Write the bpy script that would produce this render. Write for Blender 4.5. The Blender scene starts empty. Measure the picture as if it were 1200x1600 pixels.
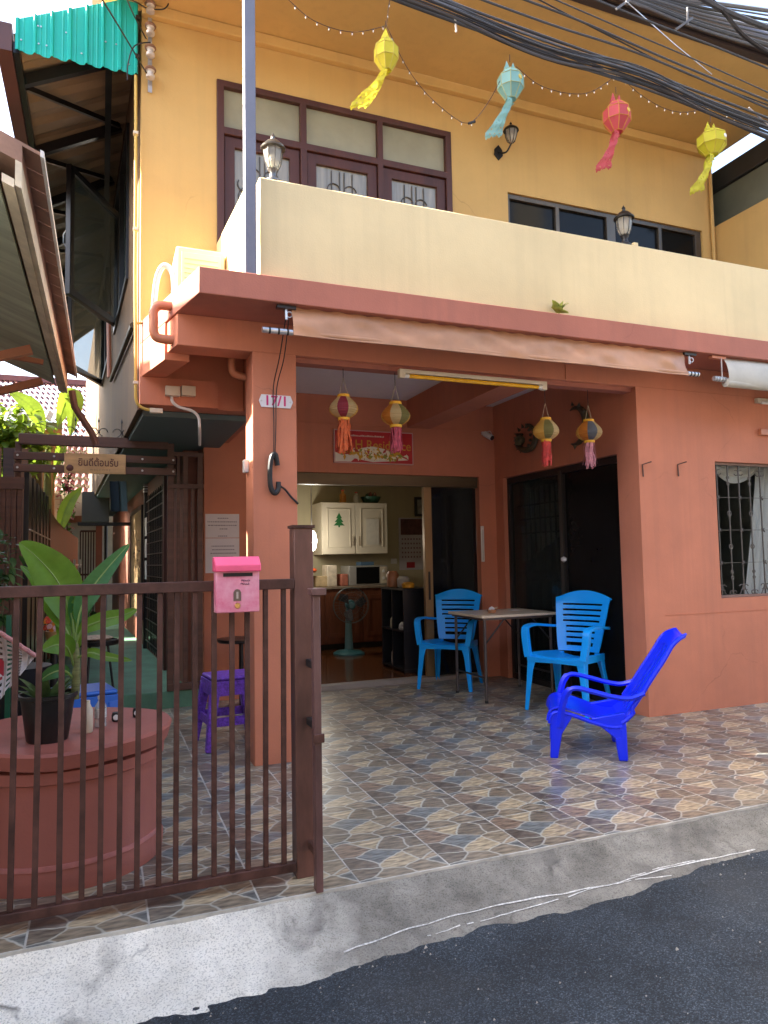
import bpy, bmesh, math, random
from mathutils import Vector, Matrix, noise
random.seed(7)
scene = bpy.context.scene
COL = scene.collection
R = math.radians
# ---------------------------------------------------------------- camera
YAW, PIT, ROL, FPX, EYE = R(21.705), R(3.813), R(-1.030), 1111.35, 1.3
fw = Vector((math.sin(YAW)*math.cos(PIT), math.cos(YAW)*math.cos(PIT), math.sin(PIT)))
rt = Vector((math.cos(YAW), -math.sin(YAW), 0)); up = rt.cross(fw)
rt, up = rt*math.cos(ROL)+up*math.sin(ROL), up*math.cos(ROL)-rt*math.sin(ROL)
cam = bpy.data.objects.new('camera', bpy.data.cameras.new('camera')); COL.objects.link(cam)
m3 = Matrix((rt, up, -fw)).transposed()
cam.matrix_world = Matrix.Translation((0, 0, EYE)) @ m3.to_4x4()
cam.data.sensor_fit = 'VERTICAL'; cam.data.sensor_height = 36; cam.data.lens = 36*FPX/1600
cam.data.clip_start = .05; cam.data.clip_end = 2000
scene.camera = cam
# ---------------------------------------------------------------- sky, sun, exposure
SUN_EL, SUN_AZ = R(33), R(-70)
world = bpy.data.worlds.new('World'); scene.world = world; world.use_nodes = True
wn = world.node_tree.nodes; bg = wn['Background']
sky = wn.new('ShaderNodeTexSky'); sky.sky_type = 'NISHITA'; sky.sun_disc = False
sky.sun_elevation = SUN_EL; sky.sun_rotation = SUN_AZ; sky.air_density = 1.0; sky.dust_density = 5.0; sky.ozone_density = .6
world.node_tree.links.new(sky.outputs[0], bg.inputs[0]); bg.inputs[1].default_value = .15
sd = Vector((math.sin(SUN_AZ)*math.cos(SUN_EL), math.cos(SUN_AZ)*math.cos(SUN_EL), math.sin(SUN_EL)))
sun = bpy.data.objects.new('sun', bpy.data.lights.new('sun', 'SUN')); COL.objects.link(sun)
sun.data.energy = 5.0; sun.data.angle = R(.5); sun.data.color = (1, .93, .8)
sun.rotation_euler = sd.to_track_quat('Z', 'Y').to_euler()
vs = scene.view_settings; vs.view_transform = 'Standard'; vs.look = 'None'; vs.exposure = 2.75; vs.gamma = 1
scene.cycles.use_denoising = True; scene.cycles.max_bounces = 8; scene.cycles.transparent_max_bounces = 12

# ---------------------------------------------------------------- measuring: photo pixel -> point on a plane of the place
def ray(x, y): return rt*((x-600)/FPX)-up*((y-800)/FPX)+fw
def PY(x, y, Y): d = ray(x, y); return Vector((0, 0, EYE))+d*(Y/d.y)
def PX(x, y, X): d = ray(x, y); return Vector((0, 0, EYE))+d*(X/d.x)
def px_of(p): p = Vector(p)-Vector((0, 0, EYE)); return 600+FPX*p.dot(rt)/p.dot(fw)
def PZ(x, y, z=0): d = ray(x, y); return Vector((0, 0, EYE))+d*((z-EYE)/d.z)

# ---------------------------------------------------------------- materials
def srgb(h, k=1.0):
    v = [int(h[i:i+2], 16)/255 for i in (0, 2, 4)]
    return tuple(min(1, (c/12.92 if c <= .04045 else ((c+.055)/1.055)**2.4)*k) for c in v)
MATS = {}
def NT(name):
    m = bpy.data.materials.new(name); m.use_nodes = True
    return m, m.node_tree.nodes, m.node_tree.links, m.node_tree.nodes['Principled BSDF']
def mat(name, col, rough=.6, var=.14, vs=2.5, bump=0., bs=60, metal=0., col2=None, stretch=(1, 1, 1), emis=0, trans=0, alpha=1, coat=0, det=5, spec=.5):
    if name in MATS: return MATS[name]
    m, n, l, b = NT(name)
    if isinstance(col, str): col = srgb(col)
    if isinstance(col2, str): col2 = srgb(col2)
    a = tuple(c*(1-var) for c in col); c2 = col2 or tuple(min(1, c*(1+var)) for c in col)
    tc = n.new('ShaderNodeTexCoord'); mp = n.new('ShaderNodeMapping'); mp.inputs['Scale'].default_value = stretch
    l.new(tc.outputs['Object'], mp.inputs[0])
    nz = n.new('ShaderNodeTexNoise'); nz.inputs['Scale'].default_value = vs; nz.inputs['Detail'].default_value = det; nz.inputs['Roughness'].default_value = .65
    l.new(mp.outputs[0], nz.inputs['Vector'])
    rp = n.new('ShaderNodeValToRGB'); rp.color_ramp.elements[0].position = .3; rp.color_ramp.elements[1].position = .7
    rp.color_ramp.elements[0].color = (*a, 1); rp.color_ramp.elements[1].color = (*c2, 1)
    l.new(nz.outputs['Fac'], rp.inputs[0]); l.new(rp.outputs[0], b.inputs['Base Color'])
    mr = n.new('ShaderNodeMapRange'); mr.inputs[3].default_value = max(.03, rough-.1); mr.inputs[4].default_value = min(1, rough+.1)
    l.new(nz.outputs['Fac'], mr.inputs[0]); l.new(mr.outputs[0], b.inputs['Roughness'])
    b.inputs['Metallic'].default_value = metal; b.inputs['Specular IOR Level'].default_value = spec
    if bump:
        n2 = n.new('ShaderNodeTexNoise'); n2.inputs['Scale'].default_value = bs; n2.inputs['Detail'].default_value = 4
        l.new(mp.outputs[0], n2.inputs['Vector'])
        bp = n.new('ShaderNodeBump'); bp.inputs['Strength'].default_value = bump; bp.inputs['Distance'].default_value = .01
        l.new(n2.outputs['Fac'], bp.inputs['Height']); l.new(bp.outputs[0], b.inputs['Normal'])
    if emis: b.inputs['Emission Color'].default_value = (*col, 1); b.inputs['Emission Strength'].default_value = emis
    if trans: b.inputs['Transmission Weight'].default_value = trans
    if alpha < 1: b.inputs['Alpha'].default_value = alpha
    if coat: b.inputs['Coat Weight'].default_value = coat; b.inputs['Coat Roughness'].default_value = .1
    MATS[name] = m; return m
def thin(name, col, rough=.6, tr=.4, var=.15, vs=6):
    """leaf, paper or cloth that lets light through"""
    m = mat(name, col, rough, var, vs); n = m.node_tree.nodes; l = m.node_tree.links
    b = n['Principled BSDF']; o = n['Material Output']
    t = n.new('ShaderNodeBsdfTranslucent'); mx = n.new('ShaderNodeMixShader'); mx.inputs[0].default_value = tr
    src = b.inputs['Base Color'].links[0].from_socket; l.new(src, t.inputs[0])
    l.new(b.outputs[0], mx.inputs[1]); l.new(t.outputs[0], mx.inputs[2]); l.new(mx.outputs[0], o.inputs[0])
    return m
def glass(name, tint, alpha, rough=.05):
    m, n, l, b = NT(name); o = n['Material Output']
    b.inputs['Base Color'].default_value = (*tint, 1); b.inputs['Roughness'].default_value = rough
    nz = n.new('ShaderNodeTexNoise'); nz.inputs['Scale'].default_value = 1.5
    bp = n.new('ShaderNodeBump'); bp.inputs['Strength'].default_value = .02; l.new(nz.outputs['Fac'], bp.inputs['Height']); l.new(bp.outputs[0], b.inputs['Normal'])
    t = n.new('ShaderNodeBsdfTransparent'); t.inputs[0].default_value = (.9, .92, .91, 1)
    mx = n.new('ShaderNodeMixShader'); mx.inputs[0].default_value = alpha
    l.new(t.outputs[0], mx.inputs[1]); l.new(b.outputs[0], mx.inputs[2]); l.new(mx.outputs[0], o.inputs[0])
    MATS[name] = m; return m
def wallpaint(name, col, dirt=.25, rough=.75):
    """painted render: roller grain, faint patches, faint vertical run-off streaks"""
    m, n, l, b = NT(name)
    if isinstance(col, str): col = srgb(col)
    tc = n.new('ShaderNodeTexCoord')
    n1 = n.new('ShaderNodeTexNoise'); n1.inputs['Scale'].default_value = 1.3; n1.inputs['Detail'].default_value = 6; n1.inputs['Roughness'].default_value = .6
    mp = n.new('ShaderNodeMapping'); mp.inputs['Scale'].default_value = (9, 9, .35)
    n2 = n.new('ShaderNodeTexNoise'); n2.inputs['Scale'].default_value = 1.5; n2.inputs['Detail'].default_value = 3
    n3 = n.new('ShaderNodeTexNoise'); n3.inputs['Scale'].default_value = 90; n3.inputs['Detail'].default_value = 3
    n4 = n.new('ShaderNodeTexNoise'); n4.inputs['Scale'].default_value = 5; n4.inputs['Detail'].default_value = 4
    for q in (n1, n3, n4): l.new(tc.outputs['Object'], q.inputs['Vector'])
    l.new(tc.outputs['Object'], mp.inputs[0]); l.new(mp.outputs[0], n2.inputs['Vector'])
    r1 = n.new('ShaderNodeMapRange'); r1.inputs[1].default_value = .3; r1.inputs[2].default_value = .75; l.new(n1.outputs['Fac'], r1.inputs[0])
    mx = n.new('ShaderNodeMix'); mx.data_type = 'RGBA'; mx.inputs[6].default_value = (*[c*1.06 for c in col], 1); mx.inputs[7].default_value = (*[c*(1-dirt*.6) for c in col], 1)
    l.new(r1.outputs[0], mx.inputs[0])
    r2 = n.new('ShaderNodeMapRange'); r2.inputs[1].default_value = .5; r2.inputs[2].default_value = .8; r2.inputs[4].default_value = dirt; l.new(n2.outputs['Fac'], r2.inputs[0])
    m2 = n.new('ShaderNodeMix'); m2.data_type = 'RGBA'; l.new(r2.outputs[0], m2.inputs[0]); l.new(mx.outputs[2], m2.inputs[6]); m2.inputs[7].default_value = (*[c*.62+.02 for c in col], 1)
    # hairline cracks, only here and there
    dsn = n.new('ShaderNodeTexNoise'); dsn.inputs['Scale'].default_value = 3; dsn.inputs['Detail'].default_value = 5; l.new(tc.outputs['Object'], dsn.inputs['Vector'])
    dm = n.new('ShaderNodeMix'); dm.data_type = 'VECTOR'; dm.inputs[0].default_value = .22; l.new(tc.outputs['Object'], dm.inputs[4]); l.new(dsn.outputs['Color'], dm.inputs[5])
    cv = n.new('ShaderNodeTexVoronoi'); cv.feature = 'DISTANCE_TO_EDGE'; cv.inputs['Scale'].default_value = 0.55; l.new(dm.outputs[1], cv.inputs['Vector'])
    ce = n.new('ShaderNodeMapRange'); ce.inputs[1].default_value = .0; ce.inputs[2].default_value = 0.0028; ce.inputs[3].default_value = .32; ce.inputs[4].default_value = 0; l.new(cv.outputs['Distance'], ce.inputs[0])
    cm = n.new('ShaderNodeMapRange'); cm.inputs[1].default_value = .50; cm.inputs[2].default_value = .62; l.new(n1.outputs['Fac'], cm.inputs[0])
    cx = n.new('ShaderNodeMath'); cx.operation = 'MULTIPLY'; l.new(ce.outputs[0], cx.inputs[0]); l.new(cm.outputs[0], cx.inputs[1])
    ck = n.new('ShaderNodeMix'); ck.data_type = 'RGBA'; l.new(cx.outputs[0], ck.inputs[0]); l.new(m2.outputs[2], ck.inputs[6]); ck.inputs[7].default_value = (*[c*.3 for c in col], 1)
    l.new(ck.outputs[2], b.inputs['Base Color']); b.inputs['Roughness'].default_value = rough
    ad = n.new('ShaderNodeMath'); ad.operation = 'MULTIPLY_ADD'; ad.inputs[1].default_value = .35; l.new(n3.outputs['Fac'], ad.inputs[0]); l.new(n4.outputs['Fac'], ad.inputs[2])
    bp = n.new('ShaderNodeBump'); bp.inputs['Strength'].default_value = .25; bp.inputs['Distance'].default_value = .012
    l.new(ad.outputs[0], bp.inputs['Height']); l.new(bp.outputs[0], b.inputs['Normal'])
    MATS[name] = m; return m

# ---------------------------------------------------------------- mesh building
OFF = {}
class MB:
    def __init__(s): s.v = []; s.f = []
    def add(s, vv, ff):
        k = len(s.v); s.v += [Vector(p) for p in vv]; s.f += [tuple(i+k for i in q) for q in ff]; return s
    def box(s, x0, x1, y0, y1, z0, z1, rz=0, c=None):
        x0, x1 = min(x0, x1), max(x0, x1); y0, y1 = min(y0, y1), max(y0, y1); z0, z1 = min(z0, z1), max(z0, z1)
        p = [Vector(q) for q in ((x0, y0, z0), (x1, y0, z0), (x1, y1, z0), (x0, y1, z0), (x0, y0, z1), (x1, y0, z1), (x1, y1, z1), (x0, y1, z1))]
        if rz:
            c = Vector(c) if c else Vector(((x0+x1)/2, (y0+y1)/2, 0)); M = Matrix.Rotation(rz, 3, 'Z'); p = [M @ (q-c)+c for q in p]
        return s.add(p, [(0, 3, 2, 1), (4, 5, 6, 7), (0, 1, 5, 4), (1, 2, 6, 5), (2, 3, 7, 6), (3, 0, 4, 7)])
    def prism(s, poly, z0, z1):
        n = len(poly)
        return s.add([(x, y, z0) for x, y in poly]+[(x, y, z1) for x, y in poly],
                     [tuple(range(n))[::-1], tuple(range(n, 2*n))]+[(i, (i+1) % n, (i+1) % n+n, i+n) for i in range(n)])
    def extr(s, poly, d):
        """3-D polygon pushed along d"""
        n = len(poly); d = Vector(d); P = [Vector(p) for p in poly]
        return s.add(P+[p+d for p in P], [tuple(range(n))[::-1], tuple(range(n, 2*n))]+[(i, (i+1) % n, (i+1) % n+n, i+n) for i in range(n)])
    def bar(s, a, b, w, h=None, ref=(0, 0, 1), w2=None, h2=None):
        """box-section bar from a to b, may taper"""
        a = Vector(a); b = Vector(b); h = h or w; w2 = w2 or w; h2 = h2 or h
        d = (b-a).normalized(); r = Vector(ref)
        if abs(d.dot(r)) > .95: r = Vector((0, 1, 0))
        x = d.cross(r).normalized(); y = x.cross(d).normalized()
        p = [a+x*(i*w/2)+y*(j*h/2) for i, j in ((-1, -1), (1, -1), (1, 1), (-1, 1))]+[b+x*(i*w2/2)+y*(j*h2/2) for i, j in ((-1, -1), (1, -1), (1, 1), (-1, 1))]
        return s.add(p, [(0, 3, 2, 1), (4, 5, 6, 7), (0, 1, 5, 4), (1, 2, 6, 5), (2, 3, 7, 6), (3, 0, 4, 7)])
    def tube(s, pts, r, n=8, close=False):
        P = [Vector(p) for p in pts]; m = len(P); rr = r if isinstance(r, (list, tuple)) else [r]*m
        x = None; k0 = len(s.v); vv = []
        for i in range(m):
            d = (P[min(i+1, m-1)]-P[max(i-1, 0)]).normalized()
            if x is None:
                q = Vector((0, 0, 1)) if abs(d.z) < .9 else Vector((1, 0, 0)); x = d.cross(q).normalized()
            else:
                x = (x-d*x.dot(d)); x = x.normalized() if x.length > 1e-6 else d.orthogonal().normalized()
            y = d.cross(x)
            vv += [P[i]+(x*math.cos(2*math.pi*k/n)+y*math.sin(2*math.pi*k/n))*rr[i] for k in range(n)]
        ff = [(i*n+k, i*n+(k+1) % n, (i+1)*n+(k+1) % n, (i+1)*n+k) for i in range(m-1) for k in range(n)]
        if close: ff += [((m-1)*n+k, (m-1)*n+(k+1) % n, (k+1) % n, k) for k in range(n)]
        else: ff += [tuple(range(n))[::-1], tuple(range((m-1)*n, m*n))]
        return s.add(vv, ff)
    def lathe(s, prof, c=(0, 0, 0), n=20, a0=0, a1=None, axis=None):
        full = a1 is None; a1 = 2*math.pi if full else a1; c = Vector(c); m = len(prof); k = n if full else n+1
        vv = [Vector((r*math.cos(a0+(a1-a0)*i/n), r*math.sin(a0+(a1-a0)*i/n), z)) for i in range(k) for r, z in prof]
        if axis is not None:
            q = Vector(axis).to_track_quat('Z', 'Y'); vv = [q @ p for p in vv]
        vv = [p+c for p in vv]
        ff = []
        for i in range(n):
            j = (i+1) % k
            ff += [(i*m+t, j*m+t, j*m+t+1, i*m+t+1) for t in range(m-1)]
        if full:
            if prof[0][0] > 1e-4: ff.append(tuple(i*m for i in range(k))[::-1])
            if prof[-1][0] > 1e-4: ff.append(tuple(i*m+m-1 for i in range(k)))
        return s.add(vv, ff)
    def sheet(s, fn, nu, nv, thick=0, skip=None, nrm=None):
        """surface fn(i,j) on a grid, with cells left out, given thickness"""
        P = {}; 
        for i in range(nu+1):
            for j in range(nv+1): P[i, j] = Vector(fn(i, j))
        solid = lambda i, j: 0 <= i < nu and 0 <= j < nv and not (skip and skip(i, j))
        k0 = len(s.v); idx = {}; N = {}
        for (i, j), p in P.items():
            du = P[min(i+1, nu), j]-P[max(i-1, 0), j]; dv = P[i, min(j+1, nv)]-P[i, max(j-1, 0)]
            q = du.cross(dv); N[i, j] = q.normalized() if q.length > 1e-9 else Vector((0, 0, 1))
            idx[i, j] = len(s.v); s.v.append(p+N[i, j]*thick/2)
        if not thick:
            for i in range(nu):
                for j in range(nv):
                    if solid(i, j): s.f.append((idx[i, j], idx[i+1, j], idx[i+1, j+1], idx[i, j+1]))
            return s
        bk = {}
        for key, p in P.items(): bk[key] = len(s.v); s.v.append(p-N[key]*thick/2)
        for i in range(nu):
            for j in range(nv):
                if not solid(i, j): continue
                a, b, c, d = (i, j), (i+1, j), (i+1, j+1), (i, j+1)
                s.f.append((idx[a], idx[b], idx[c], idx[d])); s.f.append((bk[d], bk[c], bk[b], bk[a]))
                for (p, q), (ni, nj) in (((a, b), (i, j-1)), ((b, c), (i+1, j)), ((c, d), (i, j+1)), ((d, a), (i-1, j))):
                    if not solid(ni, nj): s.f.append((idx[q], idx[p], bk[p], bk[q]))
        return s
    def wall(s, axis, u0, u1, z0, z1, d0, d1, holes=()):
        """upright wall slab with rectangular openings (ua,ub,za,zb); axis x: u=X depth=Y, axis y: u=Y depth=X"""
        us = sorted({u0, u1, *[v for h in holes for v in h[:2] if u0 < v < u1]}); zs = sorted({z0, z1, *[v for h in holes for v in h[2:] if z0 < v < z1]})
        sol = lambda i, j: 0 <= i < len(us)-1 and 0 <= j < len(zs)-1 and not any(h[0]-1e-6 <= us[i] and us[i+1] <= h[1]+1e-6 and h[2]-1e-6 <= zs[j] and zs[j+1] <= h[3]+1e-6 for h in holes)
        pt = (lambda u, d, z: (u, d, z)) if axis == 'x' else (lambda u, d, z: (d, u, z))
        for i in range(len(us)-1):
            for j in range(len(zs)-1):
                if not sol(i, j): continue
                a, b, c, e = us[i], us[i+1], zs[j], zs[j+1]
                s.add([pt(a, d0, c), pt(b, d0, c), pt(b, d0, e), pt(a, d0, e)], [(0, 1, 2, 3)])
                s.add([pt(a, d1, c), pt(b, d1, c), pt(b, d1, e), pt(a, d1, e)], [(3, 2, 1, 0)])
                for (ni, nj), q in (((i-1, j), [(a, c), (a, e)]), ((i+1, j), [(b, c), (b, e)]), ((i, j-1), [(a, c), (b, c)]), ((i, j+1), [(a, e), (b, e)])):
                    if not sol(ni, nj):
                        (p0, p1), (q0, q1) = q
                        s.add([pt(p0, d0, p1), pt(q0, d0, q1), pt(q0, d1, q1), pt(p0, d1, p1)], [(0, 1, 2, 3)])
        return s
    def build(s, name, m, parent=None, bevel=0, smooth=38, fix=True, weld=True):
        me = bpy.data.meshes.new(name); v = s.v
        if parent is not None: off = OFF[parent.name]
        else:
            xs = [p.x for p in v]; ys = [p.y for p in v]; off = Vector(((min(xs)+max(xs))/2, (min(ys)+max(ys))/2, min(p.z for p in v)))
        me.from_pydata([p-off for p in v], [], s.f)
        if fix:
            b = bmesh.new(); b.from_mesh(me)
            if weld: bmesh.ops.remove_doubles(b, verts=b.verts, dist=1e-5)
            bmesh.ops.recalc_face_normals(b, faces=b.faces); b.to_mesh(me); b.free()
        me.update(); me.materials.append(m)
        if smooth:
            me.polygons.foreach_set('use_smooth', [True]*len(me.polygons)); me.set_sharp_from_angle(angle=R(smooth))
        o = bpy.data.objects.new(name, me); COL.objects.link(o)
        if parent is not None: o.parent = parent
        else: o.location = off
        OFF[o.name] = off
        if bevel:
            md = o.modifiers.new('bevel', 'BEVEL'); md.width = bevel; md.segments = 2; md.limit_method = 'ANGLE'; md.angle_limit = R(40)
        return o
def tag(o, label, cat, group=None, kind=None):
    if label: o['label'] = label
    if cat: o['category'] = cat
    if group: o['group'] = group
    if kind: o['kind'] = kind
    return o
def struct(o): o['kind'] = 'structure'; return o
def thing(name, label, cat, loc, rz=0, group=None, local=False):
    o = bpy.data.objects.new(name, None); COL.objects.link(o); o.location = loc; o.rotation_euler = (0, 0, rz); o.empty_display_size = .1
    OFF[o.name] = Vector((0, 0, 0)) if local else Vector(loc)
    return tag(o, label, cat, group)
def copy_tree(o, parent=None):
    c = o.copy(); COL.objects.link(c); c.parent = parent
    for ch in list(o.children): copy_tree(ch, c)
    return c
def text(name, body, size, m, parent, origin, xdir, ydir, depth=.001, align='CENTER', sx=1.0, bold=0):
    cu = bpy.data.curves.new(name, 'FONT'); cu.body = body; cu.size = size; cu.align_x = align; cu.align_y = 'CENTER'; cu.extrude = depth; cu.offset = bold
    t = bpy.data.objects.new(name, cu); COL.objects.link(t)
    dg = bpy.context.evaluated_depsgraph_get(); me = bpy.data.meshes.new_from_object(t.evaluated_get(dg))
    bpy.data.objects.remove(t)
    X = Vector(xdir).normalized()*sx; Y = Vector(ydir).normalized(); Zv = X.cross(Y).normalized()
    mb = MB(); mb.add([Vector(origin)+X*p.co.x+Y*p.co.y+Zv*p.co.z for p in me.vertices], [tuple(p.vertices) for p in me.polygons])
    return mb.build(name, m, parent, smooth=0, weld=False)
def arc(c, r, a0, a1, n=10, ax=(1, 0, 0), ay=(0, 0, 1)):
    c = Vector(c); ax = Vector(ax); ay = Vector(ay)
    return [c+ax*(r*math.cos(a0+(a1-a0)*i/n))+ay*(r*math.sin(a0+(a1-a0)*i/n)) for i in range(n+1)]
def spline(pts, n=6):
    P = [Vector(p) for p in pts]; out = []
    for i in range(len(P)-1):
        p0, p1, p2, p3 = P[max(i-1, 0)], P[i], P[i+1], P[min(i+2, len(P)-1)]
        for k in range(n):
            t = k/n; out.append(.5*((2*p1)+(p2-p0)*t+(2*p0-5*p1+4*p2-p3)*t*t+(3*p1-p0-3*p2+p3)*t**3))
    return out+[P[-1]]
# ---------------------------------------------------------------- palette
TERRA = wallpaint('terracotta_paint', (.57, .205, .115), .34)
DUSTY = wallpaint('dusty_red_paint', (.42, .148, .10), .40)
YELLOW = wallpaint('yellow_ochre_paint', (.61, .395, .14), .22)
CREAM = wallpaint('cream_paint', (.73, .585, .33), .20)
CEIL = wallpaint('grey_ceiling_paint', (.80, .76, .73), .12)
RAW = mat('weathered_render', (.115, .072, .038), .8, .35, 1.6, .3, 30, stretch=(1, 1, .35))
TEALC = mat('teal_grey_ceiling', (.09, .14, .14), .6)
MAROON = mat('maroon_wood', (.070, .022, .017), .5, .3, 6, .15, 40, stretch=(1, 1, .15))
BROWN = mat('brown_enamel', (.075, .034, .027), .5, .5, 9, .12, 60, spec=.3)
BROWNW = mat('brown_wood', (.10, .045, .03), .55, .35, 5, .2, 40, stretch=(.2, 1, 3))
BLACKM = mat('black_aluminium', (.012, .011, .012), .35, .2)
ALU = mat('bronze_aluminium', (.10, .085, .07), .35, .2, metal=.5)
STEEL = mat('galvanised_steel', (.55, .56, .58), .35, .25, 12, metal=.8)
BLUESTEEL = mat('blue_grey_enamel', (.15, .155, .20), .5, .15)
FROST = mat('frosted_pane', (.30, .29, .20), .35, .22, 1.2, coat=.4)
DGLASS = mat('dark_window_glass', (.008, .008, .008), .06, .2, spec=.12)
CLEAR = glass('clear_glass', (.03, .04, .04), .45)
SASHG = glass('sash_glass', (.12, .155, .145), .5)
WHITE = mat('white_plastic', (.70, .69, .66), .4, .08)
CREAMP = mat('cream_plastic', (.62, .55, .42), .45, .1)
BLACKP = mat('black_rubber', (.012, .012, .014), .5, .2)
PIPE = mat('painted_pipe', (.50, .19, .10), .4, .15)
REDP = wallpaint('planter_paint', (.42, .132, .10), .5, .6)
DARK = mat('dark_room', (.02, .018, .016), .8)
KWALL = wallpaint('kitchen_wall', (.50, .44, .28), .2)
KFLOOR = mat('laminate_floor', (.17, .062, .022), .22, .3, 3, 0, stretch=(1, 8, 1), coat=.5)
WOODC = mat('counter_wood', (.16, .05, .022), .4, .3, 4, .1, 30, stretch=(4, 4, .6))
CABW = mat('cabinet_white', (.62, .55, .42), .4, .06)
# ---------------------------------------------------------------- special surfaces
def tile_material():
    m, n, l, b = NT('printed_stone_tile')
    tc = n.new('ShaderNodeTexCoord'); mp = n.new('ShaderNodeMapping'); mp.inputs['Rotation'].default_value = (0, 0, .25); mp.inputs['Scale'].default_value = (6.6, 8.6, 1); mp.inputs['Location'].default_value = (.31, .77, 3.4)
    oi = n.new('ShaderNodeObjectInfo')
    wz = n.new('ShaderNodeTexNoise'); wz.inputs['Scale'].default_value = 9; wz.inputs['Detail'].default_value = 3
    l.new(tc.outputs['Object'], wz.inputs['Vector'])
    wm = n.new('ShaderNodeMix'); wm.data_type = 'VECTOR'; wm.inputs[0].default_value = .045; l.new(tc.outputs['Object'], wm.inputs[4]); l.new(wz.outputs['Color'], wm.inputs[5])
    l.new(wm.outputs[1], mp.inputs[0])
    v1 = n.new('ShaderNodeTexVoronoi'); v1.voronoi_dimensions = '2D'; v1.inputs['Scale'].default_value = 1.12
    v2 = n.new('ShaderNodeTexVoronoi'); v2.voronoi_dimensions = '2D'; v2.feature = 'DISTANCE_TO_EDGE'; v2.inputs['Scale'].default_value = 1.12
    l.new(mp.outputs[0], v1.inputs['Vector']); l.new(mp.outputs[0], v2.inputs['Vector'])
    sp = n.new('ShaderNodeSeparateColor'); l.new(v1.outputs['Color'], sp.inputs[0])
    rp = n.new('ShaderNodeValToRGB'); rp.color_ramp.interpolation = 'LINEAR'
    cols = [(.085, .072, .055), (.165, .18, .172), (.235, .17, .12), (.12, .10, .08), (.34, .27, .18), (.20, .215, .20), (.20, .14, .10), (.46, .37, .23)]
    el = rp.color_ramp.elements
    for i, c in enumerate(cols):
        e = el[0] if i == 0 else el[1] if i == 1 else el.new(.5)
        e.position = i/(len(cols)-1); e.color = (*c, 1)
    l.new(sp.outputs[0], rp.inputs[0])
    # slate-like cleavage streaks, direction changing from stone to stone
    mp2 = n.new('ShaderNodeMapping'); mp2.inputs['Scale'].default_value = (14, 60, 1); cr = n.new('ShaderNodeCombineXYZ')
    ml = n.new('ShaderNodeMath'); ml.operation = 'MULTIPLY'; ml.inputs[1].default_value = 2.2; l.new(sp.outputs[1], ml.inputs[0]); l.new(ml.outputs[0], cr.inputs[2])
    l.new(tc.outputs['Object'], mp2.inputs[0]); l.new(cr.outputs[0], mp2.inputs['Rotation'])
    ns = n.new('ShaderNodeTexNoise'); ns.inputs['Scale'].default_value = 1; ns.inputs['Detail'].default_value = 5; l.new(mp2.outputs[0], ns.inputs['Vector'])
    rs = n.new('ShaderNodeMapRange'); rs.inputs[1].default_value = .3; rs.inputs[2].default_value = .72; rs.inputs[3].default_value = .42; rs.inputs[4].default_value = 1.8; l.new(ns.outputs['Fac'], rs.inputs[0])
    mu = n.new('ShaderNodeMix'); mu.data_type = 'RGBA'; mu.blend_type = 'MULTIPLY'; mu.inputs[0].default_value = 1; l.new(rp.outputs[0], mu.inputs[6]); l.new(rs.outputs[0], mu.inputs[7])
    ed = n.new('ShaderNodeMapRange'); ed.inputs[1].default_value = .012; ed.inputs[2].default_value = .05; ed.inputs[3].default_value = .8; ed.inputs[4].default_value = 0; l.new(v2.outputs['Distance'], ed.inputs[0])
    mx = n.new('ShaderNodeMix'); mx.data_type = 'RGBA'; l.new(ed.outputs[0], mx.inputs[0]); l.new(mu.outputs[2], mx.inputs[6]); mx.inputs[7].default_value = (.52, .52, .45, 1)
    # street dust over many tiles (world position), a little different from tile to tile
    geo = n.new('ShaderNodeNewGeometry'); dn = n.new('ShaderNodeTexNoise'); dn.inputs['Scale'].default_value = 1.1; dn.inputs['Detail'].default_value = 6; l.new(geo.outputs['Position'], dn.inputs['Vector'])
    dr = n.new('ShaderNodeMapRange'); dr.inputs[1].default_value = .42; dr.inputs[2].default_value = .8; dr.inputs[4].default_value = .26; l.new(dn.outputs['Fac'], dr.inputs[0])
    md = n.new('ShaderNodeMix'); md.data_type = 'RGBA'; l.new(dr.outputs[0], md.inputs[0]); l.new(mx.outputs[2], md.inputs[6]); md.inputs[7].default_value = (.33, .32, .29, 1)
    hv = n.new('ShaderNodeHueSaturation'); rv = n.new('ShaderNodeMapRange'); rv.inputs[3].default_value = .9; rv.inputs[4].default_value = 1.1; l.new(oi.outputs['Random'], rv.inputs[0]); l.new(rv.outputs[0], hv.inputs['Value']); l.new(md.outputs[2], hv.inputs['Color'])
    l.new(hv.outputs[0], b.inputs['Base Color'])
    rr = n.new('ShaderNodeMapRange'); rr.inputs[3].default_value = .2; rr.inputs[4].default_value = .45; l.new(dn.outputs['Fac'], rr.inputs[0]); l.new(rr.outputs[0], b.inputs['Roughness'])
    bp = n.new('ShaderNodeBump'); bp.inputs['Strength'].default_value = .12; bp.inputs['Distance'].default_value = .004; l.new(ns.outputs['Fac'], bp.inputs['Height']); l.new(bp.outputs[0], b.inputs['Normal'])
    return m
TILE = tile_material()
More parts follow.
